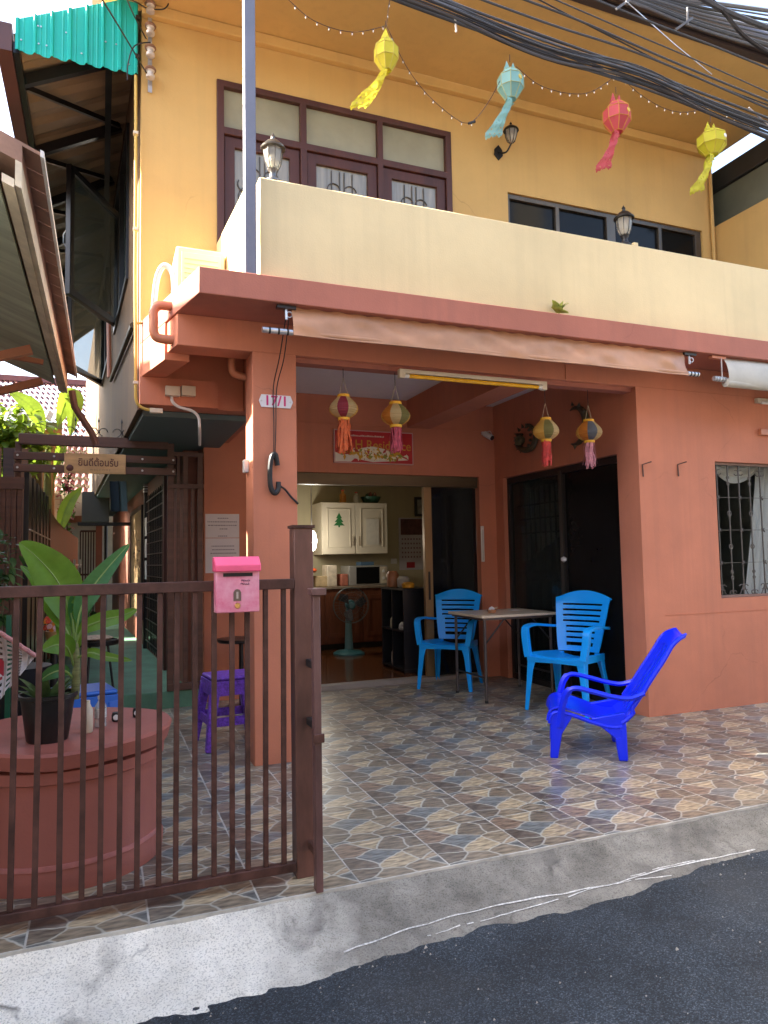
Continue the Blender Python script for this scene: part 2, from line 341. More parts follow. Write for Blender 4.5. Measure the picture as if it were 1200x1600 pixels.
def asphalt_material():
    m, n, l, b = NT('asphalt'); geo = n.new('ShaderNodeNewGeometry')
    v = n.new('ShaderNodeTexVoronoi'); v.inputs['Scale'].default_value = 240; l.new(geo.outputs['Position'], v.inputs['Vector'])
    s = n.new('ShaderNodeSeparateColor'); l.new(v.outputs['Color'], s.inputs[0])
    nz = n.new('ShaderNodeTexNoise'); nz.inputs['Scale'].default_value = 3; nz.inputs['Detail'].default_value = 8; l.new(geo.outputs['Position'], nz.inputs['Vector'])
    rp = n.new('ShaderNodeValToRGB'); e = rp.color_ramp.elements; e[0].position = 0; e[0].color = (.011, .015, .020, 1); e[1].position = 1; e[1].color = (.09, .115, .14, 1)
    k = e.new(.75); k.color = (.030, .041, .053, 1); l.new(s.outputs[0], rp.inputs[0])
    mx = n.new('ShaderNodeMix'); mx.data_type = 'RGBA'; mx.blend_type = 'MULTIPLY'; mx.inputs[0].default_value = 1
    r = n.new('ShaderNodeMapRange'); r.inputs[1].default_value = .3; r.inputs[2].default_value = .7; r.inputs[3].default_value = .6; r.inputs[4].default_value = 1.5; l.new(nz.outputs['Fac'], r.inputs[0])
    v3 = n.new('ShaderNodeTexVoronoi'); v3.inputs['Scale'].default_value = 62; l.new(geo.outputs['Position'], v3.inputs['Vector']); s3 = n.new('ShaderNodeSeparateColor'); l.new(v3.outputs['Color'], s3.inputs[0])
    big = n.new('ShaderNodeMapRange'); big.inputs[1].default_value = .93; big.inputs[2].default_value = .96; big.inputs[4].default_value = .55; l.new(s3.outputs[0], big.inputs[0])
    rd = n.new('ShaderNodeMapRange'); rd.inputs[1].default_value = .25; rd.inputs[2].default_value = .35; rd.inputs[3].default_value = 1; rd.inputs[4].default_value = 0; l.new(v3.outputs['Distance'], rd.inputs[0])
    bm = n.new('ShaderNodeMath'); bm.operation = 'MULTIPLY'; l.new(big.outputs[0], bm.inputs[0]); l.new(rd.outputs[0], bm.inputs[1])
    l.new(rp.outputs[0], mx.inputs[6]); l.new(r.outputs[0], mx.inputs[7])
    mb_ = n.new('ShaderNodeMix'); mb_.data_type = 'RGBA'; l.new(bm.outputs[0], mb_.inputs[0]); l.new(mx.outputs[2], mb_.inputs[6]); mb_.inputs[7].default_value = (.16, .165, .17, 1)
    du = n.new('ShaderNodeTexNoise'); du.inputs['Scale'].default_value = 1.4; du.inputs['Detail'].default_value = 7; l.new(geo.outputs['Position'], du.inputs['Vector'])
    dr = n.new('ShaderNodeMapRange'); dr.inputs[1].default_value = .52; dr.inputs[2].default_value = .75; dr.inputs[4].default_value = .35; l.new(du.outputs['Fac'], dr.inputs[0])
    md = n.new('ShaderNodeMix'); md.data_type = 'RGBA'; l.new(dr.outputs[0], md.inputs[0]); l.new(mb_.outputs[2], md.inputs[6]); md.inputs[7].default_value = (.10, .098, .092, 1)
    l.new(md.outputs[2], b.inputs['Base Color']); b.inputs['Roughness'].default_value = .8
    bp = n.new('ShaderNodeBump'); bp.inputs['Strength'].default_value = .9; bp.inputs['Distance'].default_value = .006
    ad = n.new('ShaderNodeMath'); ad.operation = 'SUBTRACT'; ad.inputs[0].default_value = 1; l.new(v.outputs['Distance'], ad.inputs[1]); l.new(ad.outputs[0], bp.inputs['Height']); l.new(bp.outputs[0], b.inputs['Normal'])
    return m
def apron_material():
    """cement strip: grey and stained along the tiles, a pale bare patch at the gate end"""
    m, n, l, b = NT('cement_apron'); geo = n.new('ShaderNodeNewGeometry')
    sx = n.new('ShaderNodeSeparateXYZ'); l.new(geo.outputs['Position'], sx.inputs[0])
    nz = n.new('ShaderNodeTexNoise'); nz.inputs['Scale'].default_value = 5; nz.inputs['Detail'].default_value = 9; nz.inputs['Roughness'].default_value = .7; l.new(geo.outputs['Position'], nz.inputs['Vector'])
    fine = n.new('ShaderNodeTexNoise'); fine.inputs['Scale'].default_value = 160; fine.inputs['Detail'].default_value = 3; l.new(geo.outputs['Position'], fine.inputs['Vector'])
    a = n.new('ShaderNodeMath'); a.operation = 'MULTIPLY_ADD'; a.inputs[1].default_value = 1.1; l.new(nz.outputs['Fac'], a.inputs[0]); l.new(sx.outputs[0], a.inputs[2])
    pr = n.new('ShaderNodeMapRange'); pr.inputs[1].default_value = 1.0; pr.inputs[2].default_value = 1.45; pr.inputs[3].default_value = 1; pr.inputs[4].default_value = 0; l.new(a.outputs[0], pr.inputs[0])
    rp = n.new('ShaderNodeValToRGB'); e = rp.color_ramp.elements; e[0].position = .32; e[0].color = (.135, .125, .105, 1); e[1].position = .72; e[1].color = (.34, .322, .275, 1); l.new(nz.outputs['Fac'], rp.inputs[0])
    r2 = n.new('ShaderNodeValToRGB'); e = r2.color_ramp.elements; e[0].position = .3; e[0].color = (.68, .65, .56, 1); e[1].position = .7; e[1].color = (.96, .93, .83, 1); l.new(nz.outputs['Fac'], r2.inputs[0])
    mx = n.new('ShaderNodeMix'); mx.data_type = 'RGBA'; l.new(pr.outputs[0], mx.inputs[0]); l.new(rp.outputs[0], mx.inputs[6]); l.new(r2.outputs[0], mx.inputs[7])
    # aggregate specks
    fr = n.new('ShaderNodeMapRange'); fr.inputs[1].default_value = .36; fr.inputs[2].default_value = .48; fr.inputs[3].default_value = .55; fr.inputs[4].default_value = 1; l.new(fine.outputs['Fac'], fr.inputs[0])
    mu = n.new('ShaderNodeMix'); mu.data_type = 'RGBA'; mu.blend_type = 'MULTIPLY'; mu.inputs[0].default_value = .8; l.new(mx.outputs[2], mu.inputs[6]); l.new(fr.outputs[0], mu.inputs[7])
    # rain stains: a few dark fingers
    mp = n.new('ShaderNodeMapping'); mp.inputs['Scale'].default_value = (2.2, 1.2, 1); l.new(geo.outputs['Position'], mp.inputs[0])
    st = n.new('ShaderNodeTexNoise'); st.inputs['Scale'].default_value = 2.3; st.inputs['Detail'].default_value = 7; st.inputs['Distortion'].default_value = .7; l.new(mp.outputs[0], st.inputs['Vector'])
    sr = n.new('ShaderNodeMapRange'); sr.inputs[1].default_value = .56; sr.inputs[2].default_value = .68; sr.inputs[4].default_value = .55; l.new(st.outputs['Fac'], sr.inputs[0])
    ms = n.new('ShaderNodeMix'); ms.data_type = 'RGBA'; l.new(sr.outputs[0], ms.inputs[0]); l.new(mu.outputs[2], ms.inputs[6]); ms.inputs[7].default_value = (.11, .10, .09, 1)
    # hairline cracks, only here and there
    dsn = n.new('ShaderNodeTexNoise'); dsn.inputs['Scale'].default_value = 3; dsn.inputs['Detail'].default_value = 5; l.new(geo.outputs['Position'], dsn.inputs['Vector'])
    dm = n.new('ShaderNodeMix'); dm.data_type = 'VECTOR'; dm.inputs[0].default_value = .22; l.new(geo.outputs['Position'], dm.inputs[4]); l.new(dsn.outputs['Color'], dm.inputs[5])
    cv = n.new('ShaderNodeTexVoronoi'); cv.feature = 'DISTANCE_TO_EDGE'; cv.inputs['Scale'].default_value = 1.5; l.new(dm.outputs[1], cv.inputs['Vector'])
    ce = n.new('ShaderNodeMapRange'); ce.inputs[1].default_value = .0; ce.inputs[2].default_value = 0.01; ce.inputs[3].default_value = 0.8; ce.inputs[4].default_value = 0; l.new(cv.outputs['Distance'], ce.inputs[0])
    cm = n.new('ShaderNodeMapRange'); cm.inputs[1].default_value = .50; cm.inputs[2].default_value = .62; l.new(nz.outputs['Fac'], cm.inputs[0])
    cx = n.new('ShaderNodeMath'); cx.operation = 'MULTIPLY'; l.new(ce.outputs[0], cx.inputs[0]); l.new(cm.outputs[0], cx.inputs[1])
    ck = n.new('ShaderNodeMix'); ck.data_type = 'RGBA'; l.new(cx.outputs[0], ck.inputs[0]); l.new(ms.outputs[2], ck.inputs[6]); ck.inputs[7].default_value = (.05, .045, .04, 1)
    l.new(ck.outputs[2], b.inputs['Base Color']); b.inputs['Roughness'].default_value = .85
    bp = n.new('ShaderNodeBump'); bp.inputs['Strength'].default_value = .6; bp.inputs['Distance'].default_value = .006; l.new(fine.outputs['Fac'], bp.inputs['Height']); l.new(bp.outputs[0], b.inputs['Normal'])
    return m
# ---------------------------------------------------------------- ground, road, cement apron, porch
struct(MB().add([(-300, -300, -.18), (300, -300, -.18), (300, 300, -.18), (-300, 300, -.18)], [(0, 1, 2, 3)]).build('ground', mat('pale_ground', (.30, .28, .24), .9, .3, .6, .3, 20)))
KY = 2.795                                              # street edge of the porch
def h2(x, y): return math.sin(x*3.1+1.3*math.sin(y*5.2))*math.cos(y*4.3+x*1.7)
def road_z(x, y): return -.12+.006*h2(x*.9, y*.9)+.004*math.sin(x*17+y*9)*math.cos(y*23-x*5)
nx, ny = 130, 46
struct(MB().sheet(lambda i, j: (-2+9.5*i/nx, -.6+3.35*j/ny, road_z(-2+9.5*i/nx, -.6+3.35*j/ny)), nx, ny).build('road', asphalt_material(), smooth=60))
struct(MB().add([(-60, -3.2, -.124), (60, -3.2, -.124), (60, -.6, -.124), (-60, -.6, -.124)], [(0, 1, 2, 3)]).build('road_far_lane', MATS.get('x') or bpy.data.materials['asphalt']))
def apron_z(x, y):
    yb = 2.385+.072*x+.012*math.sin(x*2.3)
    t = (KY-y)/(KY-yb)
    return -.014-.106*t-.012*math.sin(min(1, max(0, t))*math.pi)+.003*h2(x*6, y*6)+.010*noise.noise(Vector((x*9, y*9, 1.7)))*min(1, max(0, t-.35))+.007*noise.noise(Vector((x*31, y*31, 4.2)))*min(1, max(0, t-.5))
nx, ny = 560, 80
struct(MB().sheet(lambda i, j: (-2+9.5*i/nx, KY-.001-.75*j/ny, max(-.2, apron_z(-2+9.5*i/nx, KY-.75*j/ny))), nx, ny).build('cement_apron', apron_material(), smooth=60))
porch = struct(MB().box(-1.4, 7.2, KY, 7.08, -.2, -.0016).build('porch_floor', mat('pale_grout', (.50, .49, .44), .8, .4, 6)))
TS = .405
tm = MB().box(-TS/2+.0038, TS/2-.0038, -TS/2+.0038, TS/2-.0038, -.011, 0)
first = None; ncol = 0
for i in range(-5, 16):
    for j in range(11):
        x = .982+TS*(i+.5); y = KY+.004+TS*(j+.5)
        if y > 6.75 and x < .9: continue
        if x > 4.4 and y > 4.7: continue
        if first is None:
            OFF[porch.name] = Vector((0, 0, 0)); first = tm.build('tile', TILE, porch, bevel=0); o = first
        else: o = first.copy(); COL.objects.link(o)
        o.location = Vector((x, y, random.uniform(-.0004, .0004)))-porch.location; o.rotation_euler = (random.uniform(-.0012, .0012), random.uniform(-.0012, .0012), random.uniform(-.003, .003))
# chalky paint lines along the foot of the apron, each one a mark of its own
CHALK = mat('chalk_paint', (.62, .61, .57), .9, .5, 90)
def ribbon(px, w, drop):
    pts = []
    for x, y in px:
        p = PZ(x, y, -.08)
        for _ in range(4): p = PZ(x, y, apron_z(p.x, p.y)+.003)
        pts.append(p)
    P = spline(pts, 8); mb = MB()
    L = []
    for k, p in enumerate(P):
        d = (P[min(k+1, len(P)-1)]-P[max(k-1, 0)]).normalized(); s = Vector((-d.y, d.x, 0))*(w*.5*random.uniform(.55, 1.2)); L.append((p+s, p-s))
    for (a, b), (c, d) in zip(L, L[1:]):
        if random.random() > drop:
            q = [Vector((e.x, e.y, apron_z(e.x, e.y)+.0035)) for e in (a, b, d, c)]; mb.add(q, [(0, 1, 2, 3)])
    o = mb.build('chalk_line', CHALK, None, smooth=0); o['kind'] = 'structure'; return o
ribbon([(537, 1487), (640, 1450), (760, 1418), (880, 1396), (960, 1381), (1060, 1352), (1180, 1323)], .007, .0)
ribbon([(668, 1462), (740, 1441), (830, 1416), (940, 1385), (1000, 1373), (1060, 1364)], .005, .12)
ribbon([(985, 1369), (1060, 1348), (1120, 1338)], .005, .15)
# grit and crumbs lying on the asphalt
g = MB()
for k in range(260):
    x = random.uniform(.1, 4.2); y = random.uniform(1.5, 2.45) if k % 2 else 2.40+.072*x-abs(random.gauss(0, .05)); r = random.choice((.002, .003, .003, .005)); z = road_z(x, y)
    if k < 16: r = random.uniform(.005, .009)
    g.add([(x-r, y-r*.6, z), (x+r, y-r*.3, z), (x+r*.3, y+r, z), (x, y, z+r*1.2)], [(0, 1, 3), (1, 2, 3), (2, 0, 3), (2, 1, 0)])
tag(g.build('road_grit', mat('pale_grit', (.36, .34, .30), .9, .4, 50), smooth=0), 'pale crumbs of grit scattered over the dark asphalt', 'grit', kind='stuff')
# ---------------------------------------------------------------- the house: one thing with its parts
FY, SY, WY, BY, RX = 4.61, 4.21, 5.35, 6.90, 4.09       # facade, slab edge, upper wall, porch back wall, porch side wall
house = thing('house', 'two storey house with terracotta ground floor, open porch and yellow upper floor', 'house', (3.2, 6.5, 0))
HP = lambda mb, n, m, p=None, **k: mb.build(n, m, p or house, **k)
HP(MB().box(.917, 1.215, FY, 4.85, -.005, 2.69), 'pillar', TERRA, bevel=.006)
b = MB().prism([(.44, FY), (7.2, FY), (7.2, 4.81), (.395, 4.81)], 2.688, 2.892); HP(b, 'front_beam', TERRA, bevel=.004)
HP(MB().box(1.215, RX, 4.66, 4.76, 2.655, 2.688), 'beam_lip', DUSTY)
lx = lambda Y: .525-.24*(Y-SY)                          # skewed left end of the balcony
HP(MB().prism([(.525, SY), (7.2, SY), (7.2, WY), (lx(WY), WY)], 2.892, 3.055), 'balcony_slab', DUSTY, bevel=.006)
HP(MB().prism([(lx(4.82), 4.82), (lx(4.82)+.16, 4.82), (lx(WY)+.16, WY-.003), (lx(WY), WY-.003)], 2.642, 2.89), 'side_beam', TERRA, bevel=.004)
HP(MB().box(1.0, 1.14, 4.86, BY-.002, 2.45, 2.89), 'cross_beam', TERRA, bevel=.004)
HP(MB().box(.905, 5.85, 4.30, 4.40, 3.055, 3.724), 'parapet', CREAM, bevel=.012)
HP(MB().prism([(.845, 4.41), (.925, 4.41), (.875, WY-.003), (.795, WY-.003)], 3.055, 3.722), 'parapet_return', CREAM, bevel=.012)
HP(MB().box(.803, .872, 4.225, 4.295, 3.055, 5.46), 'roof_post', BLUESTEEL, bevel=.004)
# upper front wall with two window openings
W1 = (.80, 2.822, 3.25, 5.03); W2 = (3.388, 5.688, 3.35, 4.595)
HP(MB().wall('x', .25, 5.85, 3.056, 5.46, WY, WY+.16, [W1, W2]), 'upper_wall', YELLOW)
HP(MB().box(.25, .995, WY, WY+.16, 2.442, 3.055), 'upper_wall_foot', TERRA)
HP(MB().box(.25, 5.85, WY-.06, WY-.002, 5.375, 5.458), 'cornice', YELLOW, bevel=.006)
HP(MB().box(.25, .8, WY-.05, WY-.002, 2.442, 2.64), 'wall_foot_band', TERRA)
HP(MB().box(-.02, 5.97, 4.15, 17.6, 5.462, 5.52), 'soffit', YELLOW)
HP(MB().box(-.1, 6.05, 4.05, 17.7, 5.60, 5.66), 'roof_sheet', mat('roof_metal', (.35, .34, .33), .5, .2, 8, metal=.4))
HP(MB().box(-.05, 6.02, 4.10, 4.16, 5.45, 5.62), 'fascia', mat('dark_fascia', (.05, .035, .035), .5))
gt = HP(MB().tube([(-.1, 4.04, 5.52), (6.05, 4.04, 5.52)], .07, 10), 'gutter', mat('gutter_enamel', (.045, .03, .032), .4))
# partition wall at the right end of the balcony
HP(MB().box(5.855, 5.97, 4.2, WY+.1, 3.055, 4.66), 'balcony_partition', YELLOW)
HP(MB().tube([(5.80, WY-.03, 3.06), (5.80, WY-.03, 5.38)], .018, 8), 'wall_conduit', YELLOW)
# upper side wall above the alley, slightly out of square, with two window openings
sx = lambda Y: .25-.05*(Y-WY)
A0, A1 = WY+.161, 17.5
def sidewall(u, d, z): return (sx(u)+d, u, z)
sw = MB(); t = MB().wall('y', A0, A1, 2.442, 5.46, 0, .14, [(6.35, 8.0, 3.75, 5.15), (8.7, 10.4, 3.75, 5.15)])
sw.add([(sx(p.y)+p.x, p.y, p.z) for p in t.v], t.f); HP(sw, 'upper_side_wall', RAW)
HP(MB().prism([(sx(WY)+.03, WY+.17), (1.05, WY+.17), (1.05, A1), (sx(A1)+.03, A1)], 2.40, 2.44), 'overhang_ceiling', TEALC)
lwx = lambda Y: .735-.048*(Y-7.2)                        # lower side wall, out of square like the upper one
def lwY(px):
    a, b = 7.0, 18.0
    for _ in range(40):
        m_ = (a+b)/2
        if px_of((lwx(m_), m_, 1.3)) > px: a = m_
        else: b = m_
    return a
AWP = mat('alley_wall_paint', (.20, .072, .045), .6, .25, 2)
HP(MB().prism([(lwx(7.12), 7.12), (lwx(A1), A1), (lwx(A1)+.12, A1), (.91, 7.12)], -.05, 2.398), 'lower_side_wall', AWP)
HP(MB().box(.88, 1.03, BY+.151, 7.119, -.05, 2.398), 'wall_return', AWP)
# porch walls
HP(MB().wall('x', .905, RX, -.005, 2.995, BY, BY+.15, [(1.66, 3.885, -.1, 2.194)]), 'porch_back_wall', TERRA)
HP(MB().wall('y', FY+.13, BY-.001, -.005, 2.995, RX, RX+.14, [(4.87, 6.735, -.1, 2.165)]), 'porch_side_wall', TERRA)
HP(MB().wall('x', RX, 7.2, -.005, 2.687, FY, FY+.13, [(4.915, 6.25, .917, 2.093)]), 'front_wall', TERRA)
HP(MB().box(4.30, 7.2, FY-.004, FY+.01, .80, .806), 'plaster_ridge', TERRA)
HP(MB().box(1.02, RX+.1, 4.815, BY+.1, 2.997, 3.05), 'porch_ceiling', CEIL)
HP(MB().box(3.03, 3.30, 4.815, BY-.001, 2.70, 2.996), 'ceiling_beam', TERRA)
HP(MB().box(1.15, RX-.001, BY-.012, BY-.001, 2.70, 2.71), 'plaster_line', TERRA)
# rooms behind
HP(MB().box(1.04, 5.2, 7.055, 10.45, -.02, .05), 'kitchen_floor', KFLOOR)
HP(MB().box(1.66, 3.885, BY+.02, 7.054, -.02, .046), 'doorstep', mat('step_stone', (.30, .27, .24), .6))
HP(MB().wall('x', 1.04, 5.2, .05, 2.7, 10.30, 10.42), 'kitchen_back_wall', KWALL)
HP(MB().wall('y', 7.06, 10.29, .05, 2.7, 5.08, 5.18), 'kitchen_side_wall', KWALL)
HP(MB().box(1.04, 5.2, BY+.152, 10.42, 2.5, 2.56), 'kitchen_ceiling', KWALL)
HP(MB().box(RX+.15, 7.2, FY+.14, BY+.14, -.01, .03), 'room_floor', mat('room_floor_tile', (.08, .06, .05), .3))
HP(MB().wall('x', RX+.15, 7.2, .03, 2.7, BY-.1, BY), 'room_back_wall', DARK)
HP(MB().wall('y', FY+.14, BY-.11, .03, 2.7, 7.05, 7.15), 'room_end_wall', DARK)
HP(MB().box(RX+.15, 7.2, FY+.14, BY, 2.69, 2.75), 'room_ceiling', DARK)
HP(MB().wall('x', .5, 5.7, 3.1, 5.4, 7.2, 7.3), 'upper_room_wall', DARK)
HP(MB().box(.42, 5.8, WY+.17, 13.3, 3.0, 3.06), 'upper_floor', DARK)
# ------------------------------------------------ brown casement window upstairs
x0, x1, z0, z1 = W1; wy = WY+.03
win = HP(MB().wall('x', x0+.002, x1-.002, z0, z1-.002, wy-.045, wy+.06, [(x0+.055, 1.463, 4.655, z1-.05), (1.513, 2.128, 4.655, z1-.05), (2.176, x1-.055, 4.655, z1-.05), (x0+.055, 1.463, z0+.05, 4.60), (1.513, 2.128, z0+.05, 4.60), (2.176, x1-.055, z0+.05, 4.60)]), 'window', MAROON, bevel=.004)
for a, c in ((x0+.055, 1.463), (1.513, 2.128), (2.176, x1-.055)):
    HP(MB().box(a+.001, c-.001, wy, wy+.006, 4.656, z1-.051), 'pane', FROST, win)
    HP(MB().wall('x', a+.003, c-.003, z0+.053, 4.597, wy-.02, wy+.025, [(a+.085, c-.085, z0+.12, 4.515)]), 'sash', MAROON, win, bevel=.006)
    HP(MB().box(a+.086, c-.086, wy+.006, wy+.011, z0+.121, 4.514), 'pane', mat('curtained_pane', (.24, .225, .18), .2, .3, 3, stretch=(6, 1, .4), coat=.5), win)
    g = MB(); mid = (a+c)/2; gy = wy-.002
    for k in range(3):
        zc = 4.33-.36*k
        for s in (-1, 1):
            cx = mid+s*(c-a-.22)*.27
            g.tube(arc((cx-.035*s, gy, zc), .055, .2, 3.9, 10), .005, 5); g.tube(arc((cx+.03*s, gy, zc-.09), .06, 2.6, 6.4, 10), .005, 5); g.tube(arc((cx, gy, zc-.19), .085, -.3, 3.4, 10), .005, 5)
    for s in (-1, 1):
        for e in (.02, .09): g.bar((mid+s*e, gy, z0+.15), (mid+s*e, gy, 4.49), .007)
    HP(g, 'grille', mat('grille_iron', (.06, .055, .05), .5), win)
# ------------------------------------------------ dark sliding window upstairs
x0, x1, z0, z1 = W2
win = HP(MB().wall('x', x0+.002, x1-.002, z0, z1-.002, WY+.02, WY+.09, [(x0+.03, 3.915, z0+.04, z1-.045), (3.955, 4.50, z0+.04, z1-.045), (4.60, 5.135, z0+.04, z1-.045), (5.175, x1-.075, z0+.04, z1-.045)]), 'window', ALU, bevel=.003)
for a, c in ((x0+.03, 3.915), (3.955, 4.50), (4.60, 5.135), (5.175, x1-.075)):
    HP(MB().box(a+.001, c-.001, WY+.05, WY+.056, z0+.041, z1-.046), 'pane', DGLASS, win)
# ------------------------------------------------ ground floor window with wrought grille
IRON = mat('wrought_iron', (.10, .085, .075), .45, .3, 20, metal=.3)
x0, x1, z0, z1 = 4.915, 6.25, .917, 2.093
win = HP(MB().wall('x', x0+.002, x1-.002, z0+.002, z1-.002, FY+.035, FY+.075, [(x0+.022, x1-.022, z0+.022, z1-.022)]), 'window', mat('window_frame_paint', (.22, .13, .10), .5))
HP(MB().box(x0+.023, x1-.023, FY+.085, FY+.09, z0+.023, z1-.023), 'pane', glass('room_pane', (.01, .01, .01), .05), win)
gy = FY+.05; n = 10; dx = (x1-x0)/n*1.0
for k in range(n):
    x = x0+.065+k*.128
    if x > x1-.03: break
    g = MB(); g.bar((x, gy, z0+.02), (x, gy, z1-.02), .009)
    if k % 2 == 0:
        for z in (z0+.30, z0+.585, z0+.87):
            for q in range(4):
                a = q*math.pi/2+math.pi/4
                g.tube([(x, gy-.006, z), (x+.022*math.cos(a), gy-.008, z+.022*math.sin(a)), (x+.012*math.cos(a+.9), gy-.006, z+.012*math.sin(a+.9))], [.004, .007, .003], 5)
            g.lathe([(0, -.006), (.012, 0), (0, .006)], (x, gy-.01, z), 8, axis=(0, 1, 0))
        for s in (-1, 1):
            g.tube(arc((x+s*.028, gy, z0+.085), .024, math.pi/2-s*1.2, math.pi/2+s*3.6, 10), .0045, 5); g.tube([(x+s*.05, gy, z0+.02), (x+s*.025, gy, z0+.06), (x, gy, z0+.12)], .0045, 5)
            g.tube(arc((x+s*.028, gy, z1-.085), .024, -math.pi/2+s*1.2, -math.pi/2-s*3.6, 10), .0045, 5)
    else:
        for z in (z0+.44, z0+.73): g.tube(arc((x, gy, z), .02, 0, 6.28, 12), .005, 5)
        for zb in (z0+.15, z1-.20):
            for q in range(2): g.tube(arc((x, gy, zb+.02+.05*q), .014, 0, 6.28, 10), .0045, 5)
        for s in (-1, 1): g.tube(arc((x+s*.02, gy, z0+.04), .017, 0, 5.2, 10), .0045, 5)
    HP(g, 'grille_bar', IRON, win)
g = MB()
for z in (z0+.30, z0+.585, z0+.87): g.bar((x0+.02, gy, z), (x1-.02, gy, z), .004)
HP(g, 'grille_rail', IRON, win)
# ------------------------------------------------ glass sliding door on the porch side wall
x = RX+.05; DK = mat('door_frame_dark', (.018, .015, .014), .35)
door = HP(MB().wall('y', 4.872, 6.733, .0, 2.163, x, x+.06, [(4.91, 5.72, .06, 2.10), (5.80, 6.69, .06, 2.10)]), 'sliding_door', DK, bevel=.003)
HP(MB().box(x+.03, x+.036, 4.911, 5.719, .061, 2.099), 'pane', DGLASS, door)
HP(MB().box(x+.03, x+.036, 5.801, 6.689, .061, 2.099), 'pane', CLEAR, door)
HP(MB().box(x-.012, x-.001, 5.74, 5.775, .03, 2.13), 'door_stile', ALU, door)
HP(MB().box(x-.02, x-.001, 4.885, 4.9, .85, 1.12), 'handle', STEEL, door)
g = MB()
for k in range(9): y = 5.90+k*.09; g.bar((x+.1, y, .08), (x+.1, y, 2.08), .014)
for z in (.3, .75, 1.05, 1.15, 1.55, 1.7, 1.85): g.bar((x+.1, 5.82, z), (x+.1, 6.68, z), .016)
HP(g, 'grille', mat('grille_black', (.014, .012, .012), .5), door)
# ------------------------------------------------ kitchen opening: track, stile, dark glass leaves
HP(MB().box(1.665, 3.883, BY+.03, BY+.12, 2.075, 2.19), 'door_track', mat('track_bronze', (.12, .09, .05), .4, .4, 3, stretch=(.3, 1, 1), metal=.4))
leaf = HP(MB().box(3.235, 3.325, BY+.06, BY+.11, .05, 2.074), 'door_stile', mat('stile_gold', (.30, .19, .09), .4, .1, metal=.3))
HP(MB().box(3.326, 3.88, BY+.08, BY+.085, .05, 2.074), 'door_pane', glass('dark_door_glass', (.006, .007, .014), .80, .04), leaf)
HP(MB().box(3.27, 3.29, BY+.05, BY+.059, .86, 1.16), 'pull', BLACKP, leaf)
# ---------------------------------------------------------------- gate, post, mailbox
GY = 2.94
gate = thing('bar_gate', 'brown steel gate panel of upright bars standing before the red round planter', 'gate', (.2, GY, 0))
MB().bar((-.75, GY, 1.205), (.752, GY, 1.205), .04, .042).build('top_rail', BROWN, gate, bevel=.003)
MB().bar((-.75, GY, .052), (.752, GY, .052), .035, .036).build('bottom_rail', BROWN, gate, bevel=.003)
bx = [-.66, -.585, -.51, -.44, -.365, -.29, -.212, -.137, -.06, .005, .071, .136, .212, .277, .346, .421, .492, .554, .63, .706]
for x in bx: MB().bar((x+random.uniform(-.003, .003), GY, .07), (x+.004, GY, 1.184), .02, .02).build('bar', BROWN, gate, bevel=.002)
post = thing('gate_post', 'square brown steel post at the end of the barred gate', 'post', (.797, 2.97, 0))
MB().box(.755, .839, 2.93, 3.01, 0, 1.44).build('shaft', mat('rusty_brown_enamel', (.12, .052, .038), .5, .45, 7, .2, 40, stretch=(1, 1, .3)), post, bevel=.004)
MB().box(.749, .845, 2.924, 3.016, 1.44, 1.452).build('cap', BROWN, post)
leafp = thing('folded_gate_leaf', 'narrow brown gate leaf end with small cap, bolted in front of the square post', 'gate', (.812, 2.82, 0))
PINKB = mat('pinkish_brown_enamel', (.12, .06, .055), .45, .4, 9, .15, 50, stretch=(1, 1, .3))
MB().box(.796, .826, 2.79, 2.83, -.006, 1.16).build('stile', PINKB, leafp, bevel=.003)
MB().box(.785, .848, 2.775, 2.84, 1.16, 1.188).build('cap', PINKB, leafp, bevel=.003)
for z in (.12, .62, .86): MB().box(.800, .822, 2.83, 2.928, z, z+.03).build('hinge', BLACKP if z > .5 else BROWN, leafp, bevel=.003)
MB().box(.79, .835, 2.78, 2.79, .575, .61).build('lock_box', BROWN, leafp, bevel=.003)
mbx = thing('mailbox', 'pink painted metal mailbox hung on the barred gate', 'mailbox', (.508, 2.86, 1.096))
PNK = mat('pink_brushed_paint', (.70, .12, .24), .45, .1, 9, .1, 30, col2=(.80, .42, .52))
PNK2 = mat('hot_pink_paint', (.82, .10, .22), .35, .15, 4)
MB().box(.421, .593, 2.86, 2.925, 1.10, 1.27).build('box_body', PNK, mbx, bevel=.004)
l = MB().extr([(.416, 2.846, 1.262), (.416, 2.846, 1.288), (.416, 2.885, 1.322), (.416, 2.928, 1.322), (.416, 2.928, 1.262)], (.182, 0, 0)).build('lid', PNK2, mbx, bevel=.004)
MB().box(.449, .565, 2.857, 2.862, 1.243, 1.257).build('letter_slot', DARK, mbx)
MB().extr([(.489, 2.8575, 1.146), (.519, 2.8575, 1.146), (.519, 2.8575, 1.180), (.513, 2.8575, 1.190), (.504, 2.8575, 1.193), (.495, 2.8575, 1.190), (.489, 2.8575, 1.180)], (0, .004, 0)).build('badge', mat('badge_metal', (.16, .12, .11), .4, metal=.5), mbx)
MB().extr([(.500, 2.8555, 1.155), (.508, 2.8555, 1.155), (.508, 2.8555, 1.182), (.500, 2.8555, 1.182)], (0, .002, 0)).build('badge_emblem', mat('emblem_grey', (.42, .36, .33), .5), mbx)
MB().lathe([(0, .006), (.009, .006), (.012, .002), (.012, 0)], (.505, 2.86, 1.127), 14, axis=(0, -1, 0)).build('lock', mat('brass', (.55, .36, .14), .3, metal=.8), mbx)
text('handwriting', 'ວຮກ', .021, mat('marker_ink', (.03, .01, .05), .6), mbx, (.535, 2.8585, 1.224), (1, 0, 0), (0, 0, 1), .0005) if False else None
INK = mat('marker_ink', (.03, .01, .05), .6)
g = MB()
